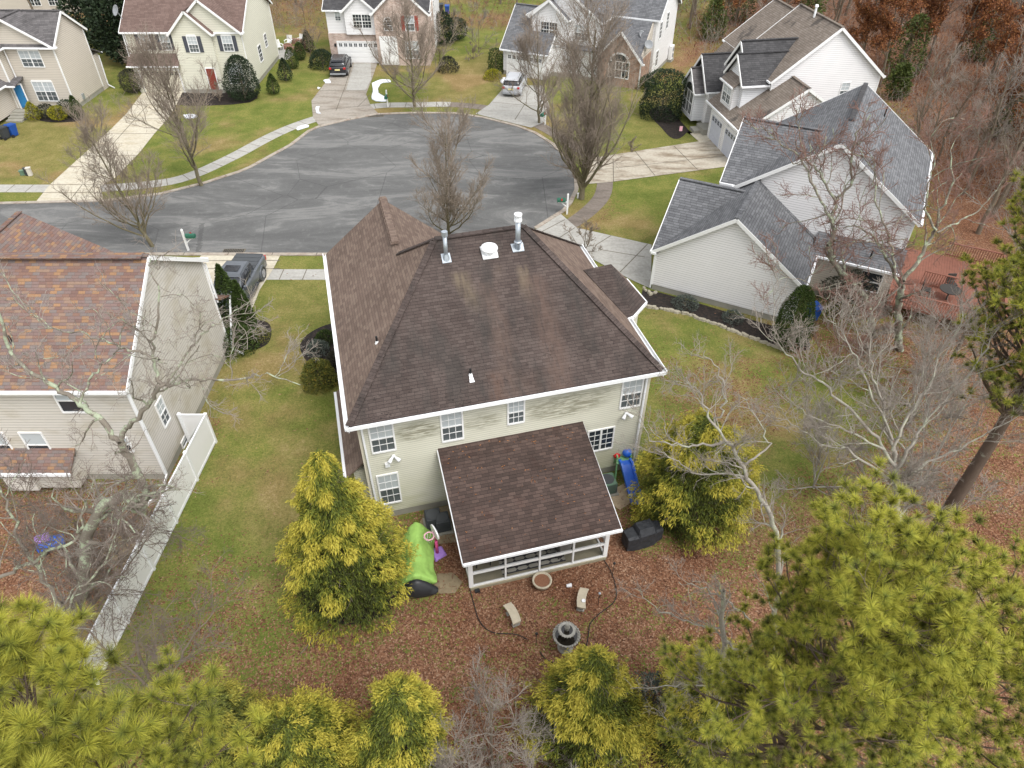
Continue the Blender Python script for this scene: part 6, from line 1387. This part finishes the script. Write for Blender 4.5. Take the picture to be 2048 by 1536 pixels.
# toy hoop
t = thing('toy_basketball_hoop', 'pink and purple toy basketball hoop on the leafy ground', 'toy hoop', gp(875, 1108), R(-60))
m = B(); m.solid([(-.3, -.2, .12), (.3, -.2, .12), (.22, .28, .12), (-.22, .28, .12)], [(-.36, -.26, 0), (.36, -.26, 0), (.27, .34, 0), (-.27, .34, 0)]); bevel(m.obj('base', 'toy_purple', t), .04)
m = B(); m.cyl((0, 0, .1), (0, 0, .95), .07, .06, 12); m.cyl((0, 0, .95), (0, 0, 1.35), .045, n=10); m.obj('pole', 'toy_pink', t, True)
m = B(); pr = [(.38*math.cos(a), 1.5+.27*math.sin(a)) for a in [math.pi*2*k/16 for k in range(16)]]; m.solid([(x, -.04, z) for x, z in pr], [(x, .02, z) for x, z in pr]); m.obj('backboard', 'toy_white', t)
m = B(); c = [(.2*math.cos(a), -.27+.2*math.sin(a), 1.4) for a in [math.pi*2*k/16 for k in range(17)]]; m.tube(c, .028, 6); m.bar((-.1, -.05, 1.4), (-.1, -.12, 1.4), .05); m.obj('rim', 'toy_pale_pink', t)
m = B(); 
for k in range(8): a = k*math.pi/4; m.tube([(.19*math.cos(a), -.27+.19*math.sin(a), 1.39), (.11*math.cos(a+.3), -.27+.11*math.sin(a+.3), 1.12)], .008, 4)
m.obj('net', 'toy_white', t)
# slide
sx, sy = G(1240, 950); t = thing('toy_slide', 'blue and green plastic toddler slide beside the house wall', 'slide', (sx+.1, sy-.05, 0), R(8))
m = B(); n = 10; P = [(0.0, 0, 1.05), (0.05, -.25, 1.02), (.1, -.7, .72), (.15, -1.2, .38), (.2, -1.55, .2), (.22, -1.85, .16)]
for a, b in zip(P[:-1], P[1:]):
    m.solid([(a[0]-.2, a[1], a[2]), (a[0]+.2, a[1], a[2]), (b[0]+.2, b[1], b[2]), (b[0]-.2, b[1], b[2])], [(a[0]-.2, a[1], a[2]-.05), (a[0]+.2, a[1], a[2]-.05), (b[0]+.2, b[1], b[2]-.05), (b[0]-.2, b[1], b[2]-.05)])
    for s in (-1, 1): m.solid([(a[0]+s*.24-.05, a[1], a[2]+.13), (a[0]+s*.24+.05, a[1], a[2]+.13), (b[0]+s*.24+.05, b[1], b[2]+.13), (b[0]+s*.24-.05, b[1], b[2]+.13)], [(a[0]+s*.24-.05, a[1], a[2]-.08), (a[0]+s*.24+.05, a[1], a[2]-.08), (b[0]+s*.24+.05, b[1], b[2]-.08), (b[0]+s*.24-.05, b[1], b[2]-.08)])
m.obj('chute', 'toy_blue', t)
m = B()
for s in (-1, 1): m.bar((s*.32, .1, 1.2), (s*.42, -.25, 0), .1, .06); m.bar((s*.32, .15, 1.25), (s*.4, .55, 0), .1, .06)
m.box(-.38, .38, -.1, .35, .95, 1.0); m.obj('frame', 'toy_green', t)
m = B(); m.lathe([(0.01, 0), (.18, .04), (.23, .16), (.18, .3), (.01, .36)], (.18, .3, 1.05), 14); m.obj('canopy_ball', 'toy_blue', t, True); m = B(); m.lathe([(0.01, 0), (.15, .05), (.17, .15), (.01, .25)], (-.3, .3, 1.0), 12); m.obj('side_cap', 'toy_red', t, True)
m = B(); m.box(-.9, -.4, -.1, .15, 0, .12); m.obj('step', 'toy_green', t)
# condenser and covered grill
def condenser(label, uv, s=.38, mat='bin_black', rz=.26):
    t = thing('air_conditioner', label, 'air conditioner', gp(*uv), rz); bevel(B().box(-s, s, -s, s, .08, .75).obj('cabinet', mat, t), .04); B().box(-s-.1, s+.1, -s-.1, s+.1, 0, .08).obj('pad', 'foundation', t)
    m = B()
    for k in range(5): m.cyl((0, 0, .757+.001*k), (0, 0, .765+.001*k), s*.85-.12*s*k*1.3, n=20)
    m.obj('fan_grille', 'truck_cover', t)
    m = B()
    for k in range(8): m.box(-s-.01, s+.01, -s-.012, s+.012, .15+.07*k, .165+.07*k)
    m.obj('louvre', 'truck_cover', t)
condenser('grey green air conditioner unit between the porch and the blue slide', (1212, 980), .36, 'utility_green'); condenser('dark air conditioner unit on the pad left of the porch', (868, 1050), .33); condenser('dark air conditioner unit nearest the porch wall', (886, 1056), .3)
t = thing('covered_grill', 'barbecue grill under a black fabric cover right of the porch', 'grill', gp(1283, 1085), R(20))
m = B(); loft(m, [[(-.85, y, z) for y, z in ((-.28, .15), (-.28, .85), (-.2, .9), (.22, .9), (.28, .85), (.28, .15))], [(-.42, y, z) for y, z in ((-.34, .08), (-.36, .9), (-.25, .96), (.25, .98), (.33, .9), (.33, .08))], [(-.34, y, z) for y, z in ((-.34, .06), (-.38, .95), (-.2, 1.22), (.22, 1.22), (.35, .95), (.34, .06))],
    [(.34, y, z) for y, z in ((-.34, .06), (-.38, .95), (-.2, 1.2), (.22, 1.22), (.35, .95), (.34, .06))], [(.42, y, z) for y, z in ((-.33, .08), (-.35, .9), (-.24, .95), (.25, .96), (.33, .9), (.33, .08))], [(.8, y, z) for y, z in ((-.25, .2), (-.26, .82), (-.2, .88), (.2, .88), (.26, .82), (.26, .2))]])
o = m.obj('cover', 'grill_cover', t, True); sb = o.modifiers.new('s', 'SUBSURF'); bevel(o, .05); sb.subdivision_type = 'SIMPLE'; sb.levels = sb.render_levels = 4; tx = bpy.data.textures.new('folds', 'CLOUDS'); tx.noise_scale = .2; dm = o.modifiers.new('d', 'DISPLACE'); dm.texture = tx; dm.strength = .06; dm.mid_level = .5
t = thing('gas_bottle', 'white gas bottle at the left end of the covered grill', 'gas bottle', gp(1258, 1090)); m = B(); m.lathe([(.1, 0), (.15, .05), (.155, .3), (.1, .38), (.04, .4)], n=16); m.obj('tank', 'toy_white', t, True); m = B(); m.cyl((0, 0, .38), (0, 0, .46), .09, n=12); m.obj('collar', 'white_trim', t)
# lime covered thing under the cypress
t = thing('covered_playset', 'long lime green fabric cover with a black end under the left cypress', 'covered playset', gp(836, 1130), R(-84))
ns = 14; secs = []
for k in range(ns):
    a = k/(ns-1); x = -1.65+3.3*a; w_ = .52+.16*a+.05*math.sin(9*a); h = 1.0-.12*a-.22*math.exp(-((a-.62)/.16)**2)
    if k == 0: w_ *= .8; h *= .85
    if k == ns-1: w_ *= .8; h *= .6
    secs.append([(x, w_*c*(1.08 if s < .3 else 1), h*s) for c, s in ((-1.35, 0.02), (-1.1, .18), (-.85, .52), (-.55, .8), (-.08, 1.0), (.3, .9), (.68, .66), (1.0, .28), (1.3, .02))])
def cloth(name, secs, mat, strength=.08):
    m = B(); loft(m, secs); o = m.obj(name, mat, t, True); sb = o.modifiers.new('s', 'SUBSURF'); sb.levels = sb.render_levels = 3
    tx = bpy.data.textures.new('folds', 'CLOUDS'); tx.noise_scale = .6; dm = o.modifiers.new('d', 'DISPLACE'); dm.texture = tx; dm.strength = strength*2; dm.mid_level = .5; return o
cloth('cover', secs[:12], 'lime_cover', .09); cloth('end_cover', [[(x*1.0, y*1.01, z*1.02) for x, y, z in s] for s in secs[11:]], 'black_cover', .04)
# fountain
t = thing('stone_fountain', 'tiered grey stone fountain with a dark water bowl in the leaves', 'fountain', (*G(1131, 1290, .2), 0))
m = B(); m.lathe([(.34, 0), (.36, .06), (.30, .1), (.26, .2), (.28, .3), (.20, .42), (.17, .6), (.2, .72), (.16, .78)], n=28); m.obj('pedestal', 'fountain_stone', t, True)
m = B(); pf = [(.16, .76), (.35, .82), (.52, .92), (.58, 1.02), (.6, 1.04), (.56, 1.05), (.48, .98), (.02, .93)]; m.lathe(pf, n=32); m.obj('bowl', 'fountain_stone', t, True)
m = B()
for k in range(26): a = k*2*math.pi/26; m.cyl((.575*math.cos(a), .575*math.sin(a), 1.01), (.575*math.cos(a), .575*math.sin(a), 1.07), .055, .04, 7)
m.obj('rim', 'fountain_stone', t, True)
m = B(); m.cyl((0, 0, .96), (0, 0, .985), .5, n=32); m.obj('water', 'dark_water', t)
m = B(); m.lathe([(.1, .98), (.07, 1.1), (.09, 1.22), (.07, 1.3)], n=16); m.obj('stem', 'fountain_stone', t, True)
m = B(); m.lathe([(.06, 1.28), (.22, 1.33), (.36, 1.40), (.39, 1.44), (.35, 1.45), (.02, 1.38)], n=28)
for k in range(20): a = k*2*math.pi/20; m.cyl((.375*math.cos(a), .375*math.sin(a), 1.41), (.375*math.cos(a), .375*math.sin(a), 1.46), .04, .03, 6)
m.obj('upper_bowl', 'fountain_stone', t, True); m = B(); m.cyl((0, 0, 1.41), (0, 0, 1.43), .33, n=24); m.obj('upper_water', 'dark_water', t)
m = B(); m.lathe([(.09, 1.42), (.06, 1.5), (.08, 1.56), (.12, 1.6), (.12, 1.68), (.07, 1.72), (.09, 1.78), (.05, 1.84), (.01, 1.86)], n=14); m.obj('finial', 'fountain_stone', t, True)
m = B(); m.lathe([(.1, 0), (.1, .1), (.05, .18), (.08, .3), (.02, .38)], (.12, -.42, 0), 10); m.obj('ornament', 'fountain_stone', t, True)
t.scale = (.84, .84, .9)
# curved cast benches
def bench(label, uv0, uv1, bow):
    a = Vector(G(*uv0, .42)); b = Vector(G(*uv1, .42)); c = (a+b)/2; d = (b-a); L = d.length; t = thing('garden_bench', label, 'bench', (c.x, c.y, 0), math.atan2(d.y, d.x), 'curved stone benches by the fountain')
    secs = []
    for k in range(13):
        u = k/12-.5; x = u*L; o_ = bow*(1-4*u*u); hw = .17+.02*math.cos(k*3)*.3; an = -bow*8*u/L*.9; secs.append([(x-s*hw*math.sin(an)*0, o_+s*hw, z) for s, z in ((-1, .37), (-1.04, .41), (-1, .45), (1, .45), (1.04, .41), (1, .37))])
    m = B(); loft(m, secs); m.obj('seat', 'stone_cast', t)
    for s in (-1, 1):
        m = B(); x = s*L*.3; o_ = bow*(1-4*.09); m.box(x-.08, x+.08, o_-.15, o_+.15, 0, .06); m.box(x-.06, x+.06, o_-.1, o_+.1, .06, .3); m.box(x-.08, x+.08, o_-.14, o_+.14, .3, .37); m.obj('leg', 'fountain_stone', t)
    return t
bench('curved stone bench on the left of the fountain', (1014, 1208), (1034, 1246), .06); bench('curved stone bench on the right carrying a small dish', (1169, 1177), (1163, 1216), -.06)
t = thing('small_dish', 'small round dish lying on the right stone bench', 'dish', (*G(1167, 1202, .46), .455)); m = B(); m.lathe([(.03, 0), (.07, .01), (.08, .04), (.06, .03), (.01, .02)], n=14); m.obj('bowl', 'toy_white', t, True)
t = thing('planter_pot', 'round stone planter pot filled with leaves before the porch', 'planter', (*G(1084, 1163, .3), 0))
m = B(); m.lathe([(.2, 0), (.24, .04), (.34, .2), (.36, .34), (.4, .37), (.4, .42), (.33, .42), (.31, .34), (.02, .33)], n=28); m.obj('pot', 'stone_cast', t, True); m = B(); m.cyl((0, 0, .34), (0, 0, .37), .31, n=20); m.obj('soil', 'dead_soil', t)
t = thing('fallen_cup', 'small white cup lying in the leaves right of the planter', 'cup', gp(1138, 1174)); m = B(); m.cyl((-.1, 0, .08), (.1, .02, .1), .06, .09, 14); m.cyl((.1, .02, .1), (.105, .02, .1), .075, n=14); m.obj('cup', 'toy_white', t)
for lab, u, v in (('tall garden light by the right stone bench', 1196, 1210), ('garden light standing left of the fountain', 1072, 1290), ('garden light at the right front corner of the porch', 1225, 1150)):
    t = thing('garden_light', lab, 'garden light', gp(u, v), 0, 'thin garden lights in the leaves'); m = B(); m.cyl((0, 0, 0), (0, 0, .75), .012, n=6); m.obj('stake', 'black_pvc', t); m = B(); m.lathe([(.03, .72), (.05, .78), (.06, .82), (.02, .87)], n=12); m.obj('lamp_head', 'galvanised' if u == 1196 else 'black_pvc', t, True)
def hose(label, L):
    P = [(x, y, .06) for x, y in smooth(px(L), 6)]; m = B(); m.tube(P, .018, 6); o = m.obj('garden_hose', 'hose_black', None, True); tag(o, label, 'hose', 'black hoses in the leaves')
hose('black hose running from the porch corner down past the left stone bench', [(940, 1180), (948, 1210), (960, 1245), (985, 1266), (1030, 1270), (1055, 1280)]); hose('black hose looping past the right stone bench', [(1208, 1122), (1222, 1145), (1232, 1180), (1228, 1205), (1195, 1232), (1180, 1250), (1176, 1275), (1172, 1300)]); hose('short black hose piece left of the golden cypress', [(1080, 1305), (1092, 1320), (1112, 1328)])
# left yard
t = thing('toy_ride', 'blue and purple plastic ride on toy in the leaves below the left house', 'toy', gp(108, 1095), R(30)); m = B(); loft(m, [sect(-.5, .2, .55, .25), sect(-.2, .15, .7, .3), sect(.2, .15, .45, .3), sect(.5, .2, .4, .25)]); m.obj('body', 'toy_blue', t, True); B().box(-.45, .1, -.22, .22, .7, .78).obj('roof_panel', 'toy_purple', t)
for x in (-.32, .32):
    for s in (-1, 1): m = B(); m.cyl((x, s*.24, .14), (x, s*.32, .14), .14, n=12); m.obj('wheel', 'dark_rubber', t)
t = thing('covered_grill', 'black covered grill behind the left house among bare stems', 'grill', gp(62, 965), 0); m = B(); loft(m, [sect(-.6, .1, .8, .28), sect(-.3, .05, 1.1, .32), sect(.3, .05, 1.1, .32), sect(.6, .1, .8, .28)]); m.obj('cover', 'grill_cover', t, True); 
t = thing('garden_flag', 'small garden flag in the mulch before the bay window', 'flag', gp(1356, 272)); m = B(); m.tube([(0, 0, 0), (0, 0, .9), (.3, 0, .9)], .012, 5); m.obj('pole', 'black_pvc', t); B().box(.03, .3, -.005, .005, .45, .88).obj('banner', 'toy_pale_pink', t)
# patio behind the cream house
pa = G(570, 108); t = thing('fire_pit_wall', 'low curved brick seat wall on the patio behind the cream house', 'patio wall', (pa[0], pa[1]+2.2, 0))
m = B()
for k in range(8):
    a = -1.2+k*.35; b = a+.35; m.solid([(r*math.cos(q), r*math.sin(q), .6) for r, q in ((1.6, a), (1.95, a), (1.95, b), (1.6, b))], [(r*math.cos(q), r*math.sin(q), 0) for r, q in ((1.6, a), (1.95, a), (1.95, b), (1.6, b))])
m.obj('wall', 'brick_patio', t)
def adi(label, x, y, rz):
    t = thing('patio_chair', label, 'chair', (x, y, .02), rz, 'white chairs on the rear patio')
    m = B(); m.solid([(-.3, -.35, .38), (.3, -.35, .38), (.3, .2, .3), (-.3, .2, .3)], [(-.3, -.35, .34), (.3, -.35, .34), (.3, .2, .26), (-.3, .2, .26)]); m.obj('seat', 'white_trim', t)
    m = B()
    for k in range(5): m.bar((-.24+k*.12, .18, .28), (-.28+k*.14, .48, 1.0), .1, .02)
    m.obj('backrest', 'white_trim', t)
    for s in (-1, 1):
        B().box(s*.36-.06, s*.36+.06, -.4, .3, .55, .58).obj('armrest', 'white_trim', t); B().box(s*.34-.03, s*.34+.03, -.36, -.3, 0, .55).obj('leg', 'white_trim', t)
adi('white patio chair left of the brick seat wall', pa[0]-1.0, pa[1]+1.6, R(40)); adi('white patio chair behind the fire pit', pa[0]-.3, pa[1]+3.4, R(-10)); adi('white patio chair right of the other two', pa[0]+.9, pa[1]+3.9, R(-30))
t = thing('fire_pit', 'round stone fire pit on the rear patio', 'fire pit', (pa[0]-.2, pa[1]+2.2, 0)); m = B(); m.lathe([(.55, 0), (.55, .4), (.4, .4), (.38, .1), (.01, .1)], n=18); m.obj('ring', 'brick_patio', t); m = B(); m.cyl((0, 0, .1), (0, 0, .14), .36, n=14); m.obj('ash', 'mulch', t)

# storm drains at the kerb
for lab, uv, rz in (('dark storm drain grate at the far kerb before the wet driveway', (752, 232), R(8)), ('dark storm drain grate at the near kerb beside the left house drive', (468, 503), 0)):
    t = thing('storm_drain', lab, 'drain', (*G(*uv), .02), rz, 'storm drains in the kerb')
    B().box(-.75, .75, -.3, .3, 0, .02).obj('frame', 'joint', t); m = B()
    for k in range(12): m.box(-.68+k*.115, -.62+k*.115, -.25, .25, .02, .035)
    m.obj('grate', 'black_pvc', t)
